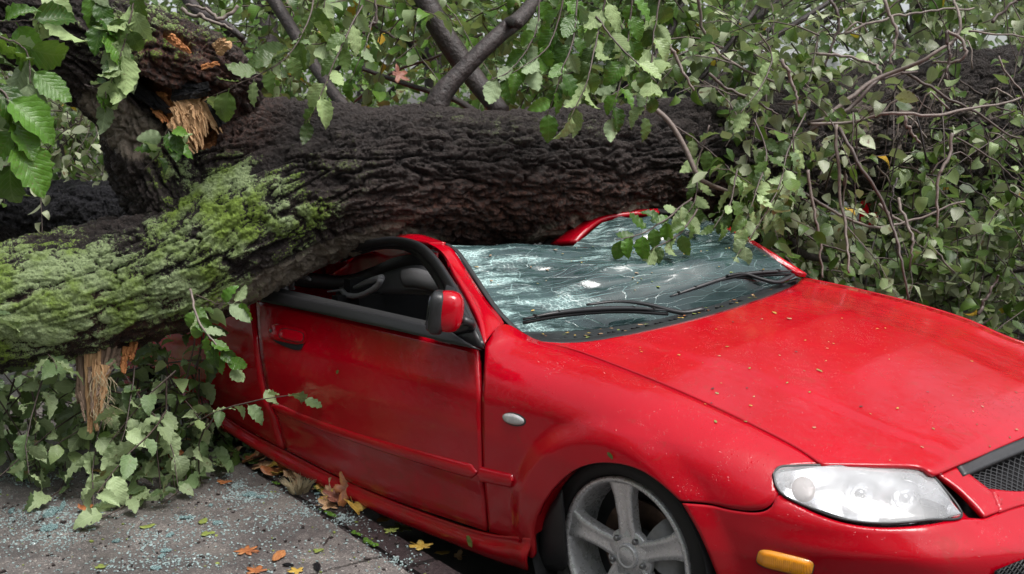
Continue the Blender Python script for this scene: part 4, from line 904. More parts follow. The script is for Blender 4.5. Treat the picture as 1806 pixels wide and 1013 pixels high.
bark_mesh('trunk', [A_L, C_L, B_L, A2_L], .0056, M['bark'], TREE, masks=masks_main, amp=.040, smooth=3, carve=[(258, 160, 34, 15, .55, .17), (285, 178, 40, 16, .6, .05), (345, 215, 34, 50, -.2, .035), (150, 165, 45, 8, .3, .04)])
D_L = [(-420, 375, 5.6, 62), (0, 372, 5.4, 54), (190, 374, 5.2, 54), (420, 360, 5.0, 54)]
bark_mesh('limb', [D_L], .012, M['bark3'], TREE, amp=.03, smooth=0)
# splintered heartwood in the wound -----------------------------------------------
def splinter(pa, pb, w0, w1, th, mat, parent, name='wood_splinter', d=3.9, jag=3, curl=0.):
    a = P(*pa, d=pa[2] if len(pa) > 2 else d) if len(pa) == 2 else P(pa[0], pa[1], d=pa[2]); b = P(pb[0], pb[1], d=pb[2] if len(pb) > 2 else d)
    n = 10; ax = b-a; L = np.linalg.norm(ax); ax /= L; side = np.cross(ax, FW); side /= np.linalg.norm(side); nor = np.cross(side, ax)
    rng = random.Random(hash((pa[0], pa[1], pb[0])) & 0xffff); k = 9; V = []; uv = []; rid = [rng.uniform(-.004, .004) for _ in range(9)]
    tip = [rng.uniform(.58, 1.0) for _ in range(k)]
    for i in range(n):
        t = i/(n-1)
        for j in range(k):
            s_ = j/(k-1)-.5; tt = t*tip[j]; w_ = w0+(w1-w0)*tt
            q = a+ax*L*tt+side*s_*w_+nor*(.25*w_*(s_*s_)*-2+curl*tt*tt+rng.uniform(-.001, .001)+rid[j])
            V.append(q); uv.append((s_*.5+rng.random()*.02, tt*L*3))
    V = np.array(V); V += np.outer(np.repeat(np.array([rng.uniform(-1, 1) for _ in range(n)])*.004, k), side); F = gridF(n, k); o = mesh(name, V, F, mat, parent, False, uv=np.array(uv))
    md = o.modifiers.new('s', 'SOLIDIFY'); md.thickness = th; md.offset = 0
    return o
for i, (a, b, w0, w1, m) in enumerate([((318, 172), (352, 262), .05, .02, 'wood'), ((335, 178), (368, 238), .05, .025, 'wood'), ((300, 215), (345, 268), .035, .012, 'wood'), ((352, 180), (375, 232), .035, .02, 'woodorange'), ((322, 185), (336, 240), .03, .03, 'wood'), ((310, 205), (330, 262), .03, .008, 'wood'),
        ((296, 205), (322, 238), .03, .01, 'woodorange'), ((345, 200), (356, 268), .03, .012, 'wood'), ((358, 178), (388, 236), .045, .018, 'wood'), ((340, 172), (362, 250), .05, .02, 'wood'), ((308, 188), (338, 255), .04, .016, 'wood'), ((282, 172), (312, 214), .04, .02, 'woodorange'), ((272, 188), (300, 222), .03, .012, 'woodorange'), ((365, 190), (384, 205), .02, .008, 'woodorange'), ((378, 180), (394, 192), .015, .004, 'woodorange'), ((276, 166), (300, 168), .02, .004, 'woodorange'), ((300, 178), (320, 212), .03, .02, 'woodorange'), ((330, 215), (352, 255), .025, .01, 'wood')]):
    dd = 3.80 if m == 'wood' else 3.83
    splinter((*a, dd), (*b, dd-.02), w0, w1, .006, M[m], TREE, curl=.012*(i % 3-1))
splinter((383, 88, 3.77), (404, 70, 3.74), .045, .035, .02, M['wood'], TREE); splinter((300, 62, 3.72), (340, 96, 3.70), .018, .006, .006, M['woodorange'], TREE); splinter((355, 118, 3.74), (388, 112, 3.74), .018, .010, .006, M['woodorange'], TREE)
rs = random.Random(5)
for i in range(10):
    x0 = rs.uniform(300, 362); y0 = rs.uniform(180, 225)+(x0-300)*.1; l_ = rs.uniform(18, 48)
    splinter((x0, y0, 3.785), (x0+rs.uniform(2, 16), y0+l_, 3.77-rs.uniform(0, .03)), rs.uniform(.006, .014), .002, .003, M[rs.choice(['wood', 'wood', 'woodorange'])], TREE, curl=rs.uniform(-.01, .02))
for i in range(9):
    x0 = rs.uniform(138, 206); y0 = rs.uniform(618, 680); l_ = rs.uniform(30, 95)*(1 if x0 < 185 else .5)
    splinter((x0, y0+12, 3.88), (165+(x0-165)*.6+rs.uniform(-4, 4), y0+l_, 3.85-rs.uniform(0, .02)), rs.uniform(.006, .016), .002, .003, M[rs.choice(['wood', 'woodgrey', 'woodgrey'])], TREE, curl=rs.uniform(-.01, .02))
# torn bark flaps round the wound
splinter((225, 150, 3.84), (310, 205, 3.80), .05, .025, .02, M['bark3'], TREE, 'bark_flap', curl=-.01); splinter((305, 165, 3.80), (372, 158, 3.76), .05, .03, .02, M['bark3'], TREE, 'bark_flap'); splinter((372, 175, 3.78), (398, 235, 3.80), .04, .02, .02, M['bark3'], TREE, 'bark_flap')
# torn stub hanging under the mossy trunk
for i, (a, b, w0, w1, m, d_) in enumerate([((152, 600), (157, 748), .062, .030, 'woodgrey', 3.84), ((165, 610), (162, 772), .06, .020, 'wood', 3.82), ((178, 608), (168, 742), .066, .012, 'woodgrey', 3.83), ((196, 606), (187, 672), .04, .006, 'woodgrey', 3.85), ((208, 612), (205, 650), .03, .006, 'woodgrey', 3.86), ((222, 608), (216, 660), .03, .004, 'woodorange', 3.86), ((144, 610), (140, 720), .035, .01, 'woodgrey', 3.85), ((186, 640), (178, 735), .03, .006, 'wood', 3.80), ((172, 640), (168, 762), .02, .004, 'wood', 3.80), ((236, 600), (232, 640), .03, .008, 'woodorange', 3.88)]):
    splinter((a[0], a[1]+4, d_+.075), (*b, d_+.05), w0, w1, .012, M[m], TREE, curl=.01*(i % 3-1))
fv, ff, off = [], [], 0     # frayed fibres
for i in range(60):
    x0 = random.uniform(160, 196); y0 = random.uniform(655, 730); a = P(x0, y0, d=3.86); b = P(x0+random.uniform(-14, 22), y0+random.uniform(8, 34), d=3.83); m_ = (a+b)/2+np.array([random.uniform(-.01, .01) for _ in range(3)])
    V, F = tubeVF(np.array([a, m_, b]), [.0014, .0012, .0005], 3, off=off, caps=False); fv.append(V); ff += F; off += len(V)
tag(mesh('wood_fibres', np.vstack(fv), ff, M['straw'], TREE, uv=None), kind='stuff')

# ================================================================== FOLIAGE
def leaf_tmpl(nL=9, serr=.0, wid=.38, fold=.25, curl=.25, twist=0., seed=0, wav=.02):
    """leaf along +y from the stalk at the origin, unit length; returns verts, faces, uv"""
    rg = np.random.default_rng(seed); t = np.linspace(0, 1, nL); w = wid*np.sin(math.pi*np.clip(t, 0, 1)**.74)**.80*(1-.08*t); w[0] = .03; w[-1] = .0
    V, uv = [], []
    for i in range(nL):
        ww = w[i]; a = curl*t[i]**1.6; tw = twist*t[i]
        yy = t[i]*math.cos(a*.6); zz = -t[i]*math.sin(a)*.6
        for s_ in (-1, -.5, 0, .5, 1) if serr else (-1, 0, 1):
            jag = serr*ww*(1 if i % 2 else -1)*(abs(s_) == 1)
            x = s_*(ww+jag); z = zz+fold*abs(s_)*ww+wav*math.sin(i*2.1+s_*3+seed)*abs(s_)
            x2 = x*math.cos(tw)-z*math.sin(tw)*0; z2 = z+x*math.sin(tw)
            V.append((x2, yy+abs(s_)*jag*.9, z2)); uv.append((.5+s_*ww*1.2, t[i]))
    k = 5 if serr else 3; F = gridF(nL, k)
    V = np.array(V); V[:, 0] *= 1; uv = np.array(uv)
    # petiole
    return V+np.array([0, .12, 0]), F, uv
def add_petiole(V, F, uv):
    n = len(V); pv = np.array([(-.012, 0, 0), (.012, 0, 0), (.012, .14, .0), (-.012, .14, .0)]); return np.vstack([V, pv]), [list(f) for f in F]+[[n, n+1, n+2, n+3]], np.vstack([uv, [(.5, .02)]*4])
def rand_unit(n): v = RNG.normal(size=(n, 3)); return v/np.linalg.norm(v, axis=1, keepdims=True)
def basis(d, nrm):
    d = d/np.linalg.norm(d, axis=-1, keepdims=True); x = np.cross(d, nrm); x /= np.linalg.norm(x, axis=-1, keepdims=True)+1e-9; z = np.cross(x, d); return x, d, z
LOW = [leaf_tmpl(5, 0, .36, f, c, .4*(i-1.5), i) for i, (f, c) in enumerate([(.35, .7), (.2, -.4), (.6, 1.2), (.25, .2)])]
def leaf_cloud(name, pos, dr, nr, size, mats, parent=None, kind='stuff', label=None, cat_=None, midx=None, hi=None):
    n = len(pos); x, y, z = basis(dr, nr); Vs, Fs, Us, Rs, Ms = [], [], [], [], []; off = 0; rnd = RNG.random(n)
    which = RNG.integers(0, len(LOW), n)
    if hi is not None: which = np.where(hi, 4+RNG.integers(0, 8, n), which)
    for k, (tv, tf, tu) in enumerate(LOW+(HIT if hi is not None else [])):
        tf = np.asarray(tf)
        i = np.where(which == k)[0]
        if not len(i): continue
        V = (x[i, None]*tv[None, :, 0:1]+y[i, None]*tv[None, :, 1:2]+z[i, None]*tv[None, :, 2:3])*size[i, None, None]+pos[i, None]
        F = tf[None]+(np.arange(len(i))*len(tv))[:, None, None]+off
        Vs.append(V.reshape(-1, 3)); Fs.append(F.reshape(-1, 4)); Us.append(np.tile(tu, (len(i), 1))); Rs.append(np.repeat(rnd[i], len(tv)))
        Ms.append(np.repeat(midx[i] if midx is not None else np.zeros(len(i), int), len(tf))); off += len(i)*len(tv)
    V = np.vstack(Vs); F = np.vstack(Fs); U = np.vstack(Us); R_ = np.concatenate(Rs); Mi = np.concatenate(Ms)
    me = bpy.data.meshes.new(name); me.vertices.add(len(V)); me.vertices.foreach_set('co', V.ravel()); me.loops.add(F.size); me.loops.foreach_set('vertex_index', F.ravel().astype(np.int32))
    me.polygons.add(len(F)); me.polygons.foreach_set('loop_start', np.arange(len(F), dtype=np.int32)*4); me.polygons.foreach_set('loop_total', np.full(len(F), 4, np.int32)); me.update(calc_edges=True)
    me.polygons.foreach_set('use_smooth', [True]*len(F)); l = me.uv_layers.new(name='UVMap'); l.data.foreach_set('uv', U[F.ravel()].ravel())
    a = me.attributes.new('rnd', 'FLOAT', 'POINT'); a.data.foreach_set('value', R_.astype(np.float32))
    for m in mats: me.materials.append(m)
    me.polygons.foreach_set('material_index', Mi.astype(np.int32))
    o = link(bpy.data.objects.new(name, me), parent); return tag(o, label, cat_, kind=kind)
# sprays: random drooping twigs with leaves along them ----------------------------------
def sprays(starts, n_leaf=14, L=(.4, .9), size=.06, droop=.5, spread=1.0, dirb=None):
    P_, D_, N_, S_, TW = [], [], [], [], []
    for s0 in starts:
        d = RNG.normal(size=3)*spread
        if dirb is not None: d = d+dirb
        d /= np.linalg.norm(d); l = RNG.uniform(*L); k = max(4, int(n_leaf*l/np.mean(L))); c = [np.array(s0)]
        for i in range(k): d = d+np.array([0, 0, -droop/k])+RNG.normal(size=3)*.12; d /= np.linalg.norm(d); c.append(c[-1]+d*l/k)
        c = np.array(c); TW.append(c)
        for i in range(1, k+1):
            t = c[i]-c[i-1]; t /= np.linalg.norm(t); sd = np.cross(t, [0, 0, 1]); sd = sd/(np.linalg.norm(sd)+1e-6)*(1 if i % 2 else -1)
            dd = t*.6+sd*.8+np.array([0, 0, -.35])+RNG.normal(size=3)*.35; P_.append(c[i]); D_.append(dd); N_.append(np.array([0, 0, 1.])+RNG.normal(size=3)*.55); S_.append(size*RNG.uniform(.65, 1.25))
    return np.array(P_), np.array(D_), np.array(N_), np.array(S_), TW
def twig_mesh(name, TW, r, mat, parent, k=3, kind='stuff', every=1):
    Vs, Fs, off = [], [], 0
    for c in TW[::every]:
        V, F = tubeVF(c[::2] if len(c) > 6 else c, np.linspace(r, r*.4, len(c[::2] if len(c) > 6 else c)), k, off=off, caps=False); Vs.append(V); Fs += F; off += len(V)
    return tag(mesh(name, np.vstack(Vs), Fs, mat, parent), kind=kind)
def region(n, x0, x1, y0, y1, d0, d1, dens=None):
    out = []
    while len(out) < n:
        x = RNG.uniform(x0, x1); y = RNG.uniform(y0, y1); d = RNG.uniform(d0, d1)
        if dens is not None and RNG.random() > dens(x, y): continue
        out.append(P(x, y, d=d))
    return np.array(out)
def clump(x, y, s=0, sc=90, lo=-.25, hi=.15): v = float(vnoise(np.array([[x/sc, y/sc, s]]), 77)[0]); return sstep(lo, hi, v)
def hole(x, y, cx, cy, rx, ry): return 1-math.exp(-(((x-cx)/rx)**2+((y-cy)/ry)**2)**2)
# far trees: each its own crown and trunk -------------------------------------------------
def tree(px, d, h, rad, label, mat, n, size=.09, z0=.6, group=None):
    b = P(px, 300, d=d); x, y = b[0], b[1]; e = empty('broadleaf_tree', (0, 0, 0), label=label, cat_='tree', group=group)
    c = cat([(x, y, -.02), (x+.1, y, h*.3), (x-.1, y+.1, h*.62), (x+.05, y, h*.9)], 14); tube('trunk', c, [.16, .13, .10, .04], M['branch'], e, 10)
    for k in range(7):
        a = k*2.4; z_ = h*(.22+.09*k); tube('limb', cat([(x, y, z_), (x+math.cos(a)*rad*.4, y+math.sin(a)*rad*.4, z_+.3*rad), (x+math.cos(a)*rad*.8, y+math.sin(a)*rad*.8, z_+.5*rad)], 8), [.06, .04, .015], M['branch'], e, 6)
    q = rand_unit(n)*RNG.uniform(.35, 1, (n, 1))**.5; q = q*np.array([rad, rad, (h-z0)/2]); s = q+np.array([x, y, (h+z0)/2])
    keep = fbm(s*1.1, 2, 61) > -.22; s = s[keep]
    Pp, D, N, Sz, TW = sprays(s, 10, (.35, .8), size, .5); leaf_cloud('crown', Pp, D, N, Sz, [mat], e)
    return e
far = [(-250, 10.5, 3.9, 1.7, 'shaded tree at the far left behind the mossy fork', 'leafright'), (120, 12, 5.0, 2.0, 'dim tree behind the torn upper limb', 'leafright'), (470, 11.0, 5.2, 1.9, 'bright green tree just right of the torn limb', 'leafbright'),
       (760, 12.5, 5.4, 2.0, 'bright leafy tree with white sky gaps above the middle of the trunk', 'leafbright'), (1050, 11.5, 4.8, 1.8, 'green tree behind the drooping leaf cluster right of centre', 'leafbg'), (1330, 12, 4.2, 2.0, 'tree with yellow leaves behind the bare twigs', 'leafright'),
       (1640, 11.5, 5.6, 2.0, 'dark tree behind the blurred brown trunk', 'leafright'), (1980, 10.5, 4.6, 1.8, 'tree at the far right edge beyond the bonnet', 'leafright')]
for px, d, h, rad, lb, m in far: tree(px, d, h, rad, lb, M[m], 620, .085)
# second row further back closes the view
for i, (px, d, h) in enumerate([(-500, 17, 5.5), (-50, 16, 6.5), (330, 18, 6.0), (640, 17, 6.4), (960, 18, 5.6), (1280, 17, 5.0), (1600, 18, 7.0), (1950, 16, 6.5), (2300, 15, 5.5)]):
    tree(px, d, h, 2.2, ['hazy tree in the back row seen only through gaps in the leaves'][0], M['leafbg'], 420, .13, .2, group='trees of the back row')
# unseen trees added behind the camera to darken the near flank and its reflections
for i, (x_, y_, h_, r_, lb_) in enumerate([(-4.5, -7.5, 7.5, 2.6, 'added unseen tree behind the camera, leftmost of the row'), (.5, -8.6, 8.0, 2.8, 'added unseen tree behind the camera, second from the left'), (5.0, -8.0, 7.6, 2.8, 'added unseen tree behind the camera, second from the right'), (8.5, -4.5, 7.2, 2.6, 'added unseen tree behind the camera, rightmost of the row')]):
    q_ = toQ(np.array([x_, y_, 0.])); e = empty('unseen_shade_tree', (0, 0, 0), label=lb_, cat_='tree', group='added shade trees behind the camera')
    tube('trunk', cat([(x_, y_, 0), (x_+.1, y_, h_*.3), (x_, y_+.1, h_*.8)], 8), [.2, .16, .06], M['branch'], e, 10)
    q = rand_unit(900)*RNG.uniform(.3, 1, (900, 1))**.5*np.array([r_, r_, h_*.48])+np.array([x_, y_, h_*.52]); Pp, D, N, Sz, TW = sprays(q, 7, (.5, 1.0), .16, .5); leaf_cloud('crown', Pp, D, N, Sz, [M['leafbg']], e)
hg_ = empty('unseen_shade_hedge', (0, 0, 0), label='tall unseen hedge added behind the camera to darken the side of the car', cat_='hedge')  # unseen hedge, added to cut light on the door and darken its reflections
q = np.stack([RNG.uniform(-12, 10, 1500), RNG.uniform(-6.6, -5.6, 1500), RNG.uniform(.1, 3.4, 1500)], 1); Pp, D, N, Sz, TW = sprays(q, 7, (.3, .7), .17, .3); leaf_cloud('hedge_leaves', Pp, D, N, Sz, [M['leafright']], hg_)
for x_ in range(-12, 11, 2): tube('stem', cat([(x_, -6.1, 0), (x_+.1, -6.1, 1.2), (x_-.1, -6.2, 2.8)], 6), [.05, .04, .02], M['branch'], hg_, 6)
# broken crown of the fallen tree, behind and right of the trunk -------------------------
def dens_top(x, y): return clump(x, y, 1)*hole(x, y, 705, 85, 38, 34)*hole(x, y, 735, 120, 30, 22)
def dens_r(x, y): return clump(x, y, 2, 80, -.2, .2)*(1-.85*math.exp(-(((x-1590)/180)**2+((y-185)/95)**2)**2))
parts_ = []
for st, sz, mi, nl in ((region(560, -300, 2300, -1050, -110, 5.2, 7.8, lambda x, y: clump(x, y, 6, 230, -.02, .06)), .11, 0, 10), (region(330, 380, 1260, -120, 190, 5.4, 7.6, dens_top), .082, 0, 12), (region(120, -80, 215, 120, 330, 4.9, 6.3), .065, 1, 11), (region(290, 1230, 1900, -80, 600, 5.3, 6.9, dens_r), .075, 2, 11), (region(240, 1380, 1950, 300, 640, 4.9, 6.6), .074, 2, 11), (region(90, 1240, 1420, 380, 480, 4.8, 5.6), .06, 2, 11), (region(80, 380, 1250, -60, 150, 4.9, 5.6, dens_top), .082, 0, 12), (region(170, 1210, 1460, 60, 430, 4.6, 5.4), .078, 2, 10), (region(90, -80, 385, 640, 760, 3.9, 4.9), .088, 4, 9), (region(70, 1420, 1830, 180, 480, 4.9, 5.6), .075, 3, 8), (region(15, 255, 345, 670, 710, 4.1, 4.3), .078, 3, 8)):  # first region: unseen canopy above the frame, added to darken bonnet reflections
    parts_.append(sprays(st, nl, (.3, .7), sz, .7)+(mi,))
Pp = np.vstack([q[0] for q in parts_]); D = np.vstack([q[1] for q in parts_]); N = np.vstack([q[2] for q in parts_]); Sz = np.concatenate([q[3] for q in parts_]); mi = np.concatenate([np.full(len(q[0]), q[5]) for q in parts_]); TW = sum([q[4] for q in parts_], [])
twig_mesh('fine_twigs', TW, .0045, M['twig'], TREE)
# dark limbs of the crown and pale bare twigs, each its own part ----------------------------
def limb(pts, r, mat='branch', name='branch', n=24, k=8, wob=.0):
    c = np.array([P(a, b, d=c_) for a, b, c_ in pts]); c = cat(c, n)
    if wob: c = c+np.cumsum(RNG.normal(size=c.shape)*wob, 0)*np.minimum(1, np.linspace(0, 6, n))[:, None]
    return tube(name, c, r, M[mat], TREE, k)
limb([(470, -20, 5.0), (520, 60, 4.9), (570, 140, 4.7), (628, 215, 4.5)], [.030, .028, .024, .03]); limb([(735, -30, 4.8), (760, 20, 4.8), (785, 65, 4.8), (830, 130, 4.8), (885, 200, 4.7)], [.045, .05, .05, .045, .04], k=10)
limb([(768, 200, 4.32), (780, 165, 4.32), (830, 110, 4.35), (880, 62, 4.4), (920, 30, 4.5), (960, -20, 4.7)], [.052, .036, .034, .034, .030, .024], k=10)
limb([(880, 62, 4.4), (900, 40, 4.4), (915, 42, 4.3)], [.03, .025, .02]); limb([(635, 120, 5.0), (720, 150, 4.9), (800, 175, 4.8), (850, 205, 4.7)], [.010, .012, .014, .016], k=6); limb([(600, 200, 5.2), (690, 130, 5.1), (770, 100, 5.0), (850, 60, 5.2)], .007, 'twig', k=5)
limb([(320, -20, 4.3), (350, 20, 4.2), (400, 45, 4.1), (430, 70, 4.1)], [.03, .022, .016, .012]); limb([(1210, -20, 5.4), (1180, 60, 5.3), (1130, 150, 5.2), (1100, 230, 5.0)], [.02, .02, .018, .016]); limb([(1235, 140, 5.2), (1300, 60, 5.3), (1360, -20, 5.5)], [.012, .014, .016])
limb([(1220, 190, 5.2), (1300, 70, 5.5), (1370, 0, 5.7)], [.028, .022, .018]); limb([(1200, 250, 5.0), (1260, 150, 5.2), (1330, 90, 5.4), (1500, -20, 5.8)], [.02, .018, .016, .012])
limb([(1140, 180, 4.3), (1180, 215, 4.3), (1210, 265, 4.3), (1230, 310, 4.3), (1250, 325, 4.35), (1290, 340, 4.5)], [.010, .011, .011, .010, .009, .007], 'twigpale', k=7)
limb([(1395, 425, 4.9), (1420, 450, 5.0), (1500, 470, 5.3), (1540, 530, 5.5)], [.02, .016, .014, .01]); limb([(1650, 545, 5.6), (1740, 490, 5.5), (1830, 470, 5.4)], [.008, .012, .018])
pale = [[(1425, 218, 5.2), (1500, 190, 5.2), (1560, 135, 5.2), (1620, 120, 5.3)], [(1430, 230, 5.2), (1490, 180, 5.2), (1560, 135, 5.2), (1640, 105, 5.1), (1690, 70, 5.1), (1692, 35, 5.1), (1685, 10, 5.2)], [(1670, 55, 5.1), (1695, 70, 5.1), (1698, 105, 5.1), (1640, 120, 5.2)],
        [(1670, 55, 5.1), (1672, 100, 5.1), (1670, 135, 5.1)], [(1430, 219, 5.1), (1500, 218, 5.1), (1570, 200, 5.0), (1640, 205, 5.0), (1700, 195, 5.1), (1820, 165, 5.2)], [(1475, 220, 5.0), (1478, 290, 5.0), (1490, 370, 5.0), (1508, 480, 4.9)], [(1480, 225, 5.0), (1520, 300, 4.9), (1560, 380, 4.9), (1590, 470, 4.8), (1598, 535, 4.8)],
        [(1425, 300, 5.0), (1430, 360, 5.0), (1440, 420, 5.0), (1448, 480, 5.0)], [(1585, 350, 5.2), (1600, 420, 5.1), (1605, 480, 5.1)], [(1465, 0, 5.3), (1475, 40, 5.3), (1465, 90, 5.3), (1460, 120, 5.3)], [(1380, 105, 4.9), (1390, 150, 4.9), (1398, 200, 4.9), (1402, 215, 4.9)], [(1160, 60, 4.6), (1190, 110, 4.6), (1200, 140, 4.6), (1208, 165, 4.6)],
        [(1250, 130, 5.0), (1300, 165, 5.0), (1340, 190, 5.0), (1375, 215, 5.0)], [(1440, 95, 5.3), (1530, 105, 5.3), (1560, 115, 5.2), (1565, 130, 5.2)], [(1680, 235, 5.0), (1665, 290, 5.0), (1650, 330, 5.0), (1648, 400, 5.0)], [(1725, 555, 5.0), (1745, 520, 5.0), (1762, 490, 5.0)], [(1596, 205, 5.1), (1610, 240, 5.1), (1625, 260, 5.1)],
        [(1490, 60, 5.6), (1600, 30, 5.6), (1720, 15, 5.6)], [(1750, 40, 5.2), (1770, 20, 5.2), (1806, -10, 5.2)], [(1400, 330, 5.3), (1480, 380, 5.3), (1560, 400, 5.3), (1700, 350, 5.3)], [(1550, 360, 5.4), (1620, 420, 5.4), (1670, 480, 5.4)], [(1600, 130, 5.4), (1700, 180, 5.4), (1800, 240, 5.4)], [(1230, -10, 5.2), (1240, 60, 5.3), (1300, 120, 5.3), (1430, 160, 5.3)],
        [(1560, 0, 5.0), (1572, 60, 5.0), (1560, 110, 5.0)], [(650, 40, 5.0), (690, 60, 5.0), (760, 75, 5.0)], [(420, 10, 4.0), (390, 40, 4.0), (365, 20, 4.0), (320, 15, 4.0)], [(320, 15, 3.9), (370, 35, 3.9), (410, 52, 3.9)], [(640, 60, 4.5), (660, 20, 4.5), (655, -20, 4.5)]]
for i, q in enumerate(pale): limb([(a, b_, c_-(.55 if a > 1150 else 0)) for a, b_, c_ in q], [.011, .010, .008, .005] if i < 2 else [.0075, .0065, .0045], 'twigpale' if i % 3 else 'twig', 'twig', 26, 6, .0035)
for i in range(80):   # finer criss-cross twigs over the brown trunk
    x = RNG.uniform(1250, 1830); y = RNG.uniform(-30, 420); a = RNG.uniform(0, 6.28); l = RNG.uniform(60, 190); d = RNG.uniform(4.45, 5.6); q = [(x, y, d), (x+math.cos(a)*l*.5+RNG.normal()*12, y+math.sin(a)*l*.5+RNG.normal()*12, d), (x+math.cos(a)*l, y+abs(math.sin(a))*l, d+.1)]
    limb(q, [.005, .0035, .002], ['twig', 'branch', 'twigpale'][i % 3], 'twig', 14, 4, .006)
# ---------------------------------------------------------------- near leaves, each its own object
HI = []; HIT = []
for i, (f_, c_, tw) in enumerate([(.30, .35, 0), (.18, .9, .3), (.45, .15, -.3), (.12, -.4, .2), (.55, .8, 0), (.25, 1.3, -.5), (.8, .5, .4), (.15, .5, -.15)]):
    V, F, U = add_petiole(*leaf_tmpl(14, .062, .29+.035*(i % 3), f_, c_, tw, i, .055)); HIT.append((V, F, U)); m_ = bpy.data.meshes.new('leaf'); m_.from_pydata(V.tolist(), [], [list(map(int, q)) for q in F]); m_.update()
    m_.polygons.foreach_set('use_smooth', [True]*len(m_.polygons)); l_ = m_.uv_layers.new(name='UVMap'); vi = np.zeros(len(m_.loops), int); m_.loops.foreach_get('vertex_index', vi); l_.data.foreach_set('uv', U[vi].ravel())
    HI.append(m_)
HIM = {}
def himesh(k, mat):
    if (k, mat) not in HIM: m_ = HI[k].copy(); m_.materials.append(M[mat]); HIM[(k, mat)] = m_
    return HIM[(k, mat)]
NLEAF = [0]; WAIT = []
def put_leaf(parent, p, d, n, s, mat):
    x, y, z = basis(np.array(d)[None], np.array(n)[None]); x, y, z = x[0], y[0], z[0]
    o = bpy.data.objects.new('leaf', himesh(random.randrange(len(HI)), mat)); o.matrix_world = Matrix(((x[0]*s, y[0]*s, z[0]*s, p[0]), (x[1]*s, y[1]*s, z[1]*s, p[1]), (x[2]*s, y[2]*s, z[2]*s, p[2]), (0, 0, 0, 1)))
    COL.objects.link(o); o.parent = parent; NLEAF[0] += 1
def leafy(pts, n, size, mat='leaf', r=.004, face=.5, droop=.6, twig='twig', start=.15, spread=14, ground=None, both=True, stuff=None):
    """a twig through pixel points (x, y, depth) with n leaves along it"""
    c = cat(np.array([P(a, b, d=d_) for a, b, d_ in pts]), 30); c = c+np.cumsum(RNG.normal(size=c.shape)*.0012, 0)
    if ground is not None: c[:, 2] = np.maximum(c[:, 2], ground+.006)
    b = tube('branch', c, [r, r*.8, r*.4], M[twig], TREE, 6)
    for i in range(n):
        u = start+(1-start)*(i+.5)/n; j = min(28, int(u*29)); p = c[j]+rand_unit(1)[0]*.004; t = c[j+1]-c[j]; t /= np.linalg.norm(t)
        sd = np.cross(t, -FW); sd /= np.linalg.norm(sd)+1e-6; sd *= (1 if i % 2 else -1)*(1 if i < n-1 else .1)
        dd = t*RNG.uniform(.3, .8)+sd*RNG.uniform(.4, 1.0)+np.array([0, 0, -droop*RNG.uniform(.5, 1.4)])+RNG.normal(size=3)*.22
        nn = -FW*face+np.array([0, 0, .6])+RNG.normal(size=3)*.45
        if RNG.random() < .25: nn = -nn
        if ground is not None: dd[2] = RNG.uniform(-.12, .22); nn = np.array([0, 0, 1.])+RNG.normal(size=3)*.4-FW*.25; p = p+np.array([0, 0, RNG.uniform(0, .02)])
        s = size*1.22*RNG.uniform(.70, 1.2)
        if ground is not None and p[2]+dd[2]/np.linalg.norm(dd)*s < ground+.004: dd[2] = .06
        if stuff is not None: stuff.append((p, dd, nn, s))
        else: WAIT.append((s/max(.3, float((p-CC) @ FW)), b, p, dd, nn, s, mat))
    return b
EX = []    # further leaves of the same twigs go to the joined foliage
# far left foreground
leafy([(-60, 40, 2.55), (0, 60, 2.6), (50, 90, 2.65), (70, 150, 2.65)], 8, .098, 'leaf', .003, droop=.9); leafy([(-50, 130, 2.5), (10, 170, 2.5), (25, 230, 2.5), (10, 290, 2.5)], 9, .095, 'leaf', .003, droop=.8, face=.8)
leafy([(60, -40, 3.0), (80, 10, 3.0), (70, 40, 3.0)], 4, .085, 'leafdull', .003); leafy([(-60, 20, 2.8), (-10, 30, 2.8), (60, 30, 2.85)], 5, .09, 'leaf', .003)
leafy([(150, -60, 3.3), (175, 20, 3.3), (200, 80, 3.3), (230, 110, 3.3)], 11, .088, 'leaf', .0035, droop=.9, face=.9); leafy([(240, -50, 3.3), (235, 20, 3.3), (225, 80, 3.3), (205, 140, 3.3)], 10, .092, 'leafdull', .0035, droop=.9, face=.9); leafy([(150, 150, 3.35), (185, 165, 3.3), (180, 195, 3.3)], 4, .07, 'leaf', .0025)
leafy([(255, 300, 3.7), (285, 262, 3.65), (300, 230, 3.65), (330, 240, 3.6)], 9, .072, 'leaf', .0025, face=.9)
# top centre left
leafy([(640, 10, 3.9), (600, 90, 3.8), (560, 190, 3.75), (535, 225, 3.75)], 9, .078, 'leafdull', .0035, droop=.9); leafy([(560, -30, 3.9), (540, 50, 3.8), (500, 110, 3.75), (420, 150, 3.7), (375, 170, 3.7)], 14, .082, 'leafdull', .0035, droop=.6); leafy([(640, -20, 3.9), (610, 60, 3.9), (520, 80, 3.8), (450, 105, 3.75)], 10, .078, 'leafpale', .003); leafy([(590, -50, 3.9), (570, 20, 3.9), (555, 60, 3.9)], 7, .082, 'leafdull', .003)
leafy([(660, 30, 4.4), (640, 100, 4.3), (620, 150, 4.3)], 6, .075, 'leaf', .003)
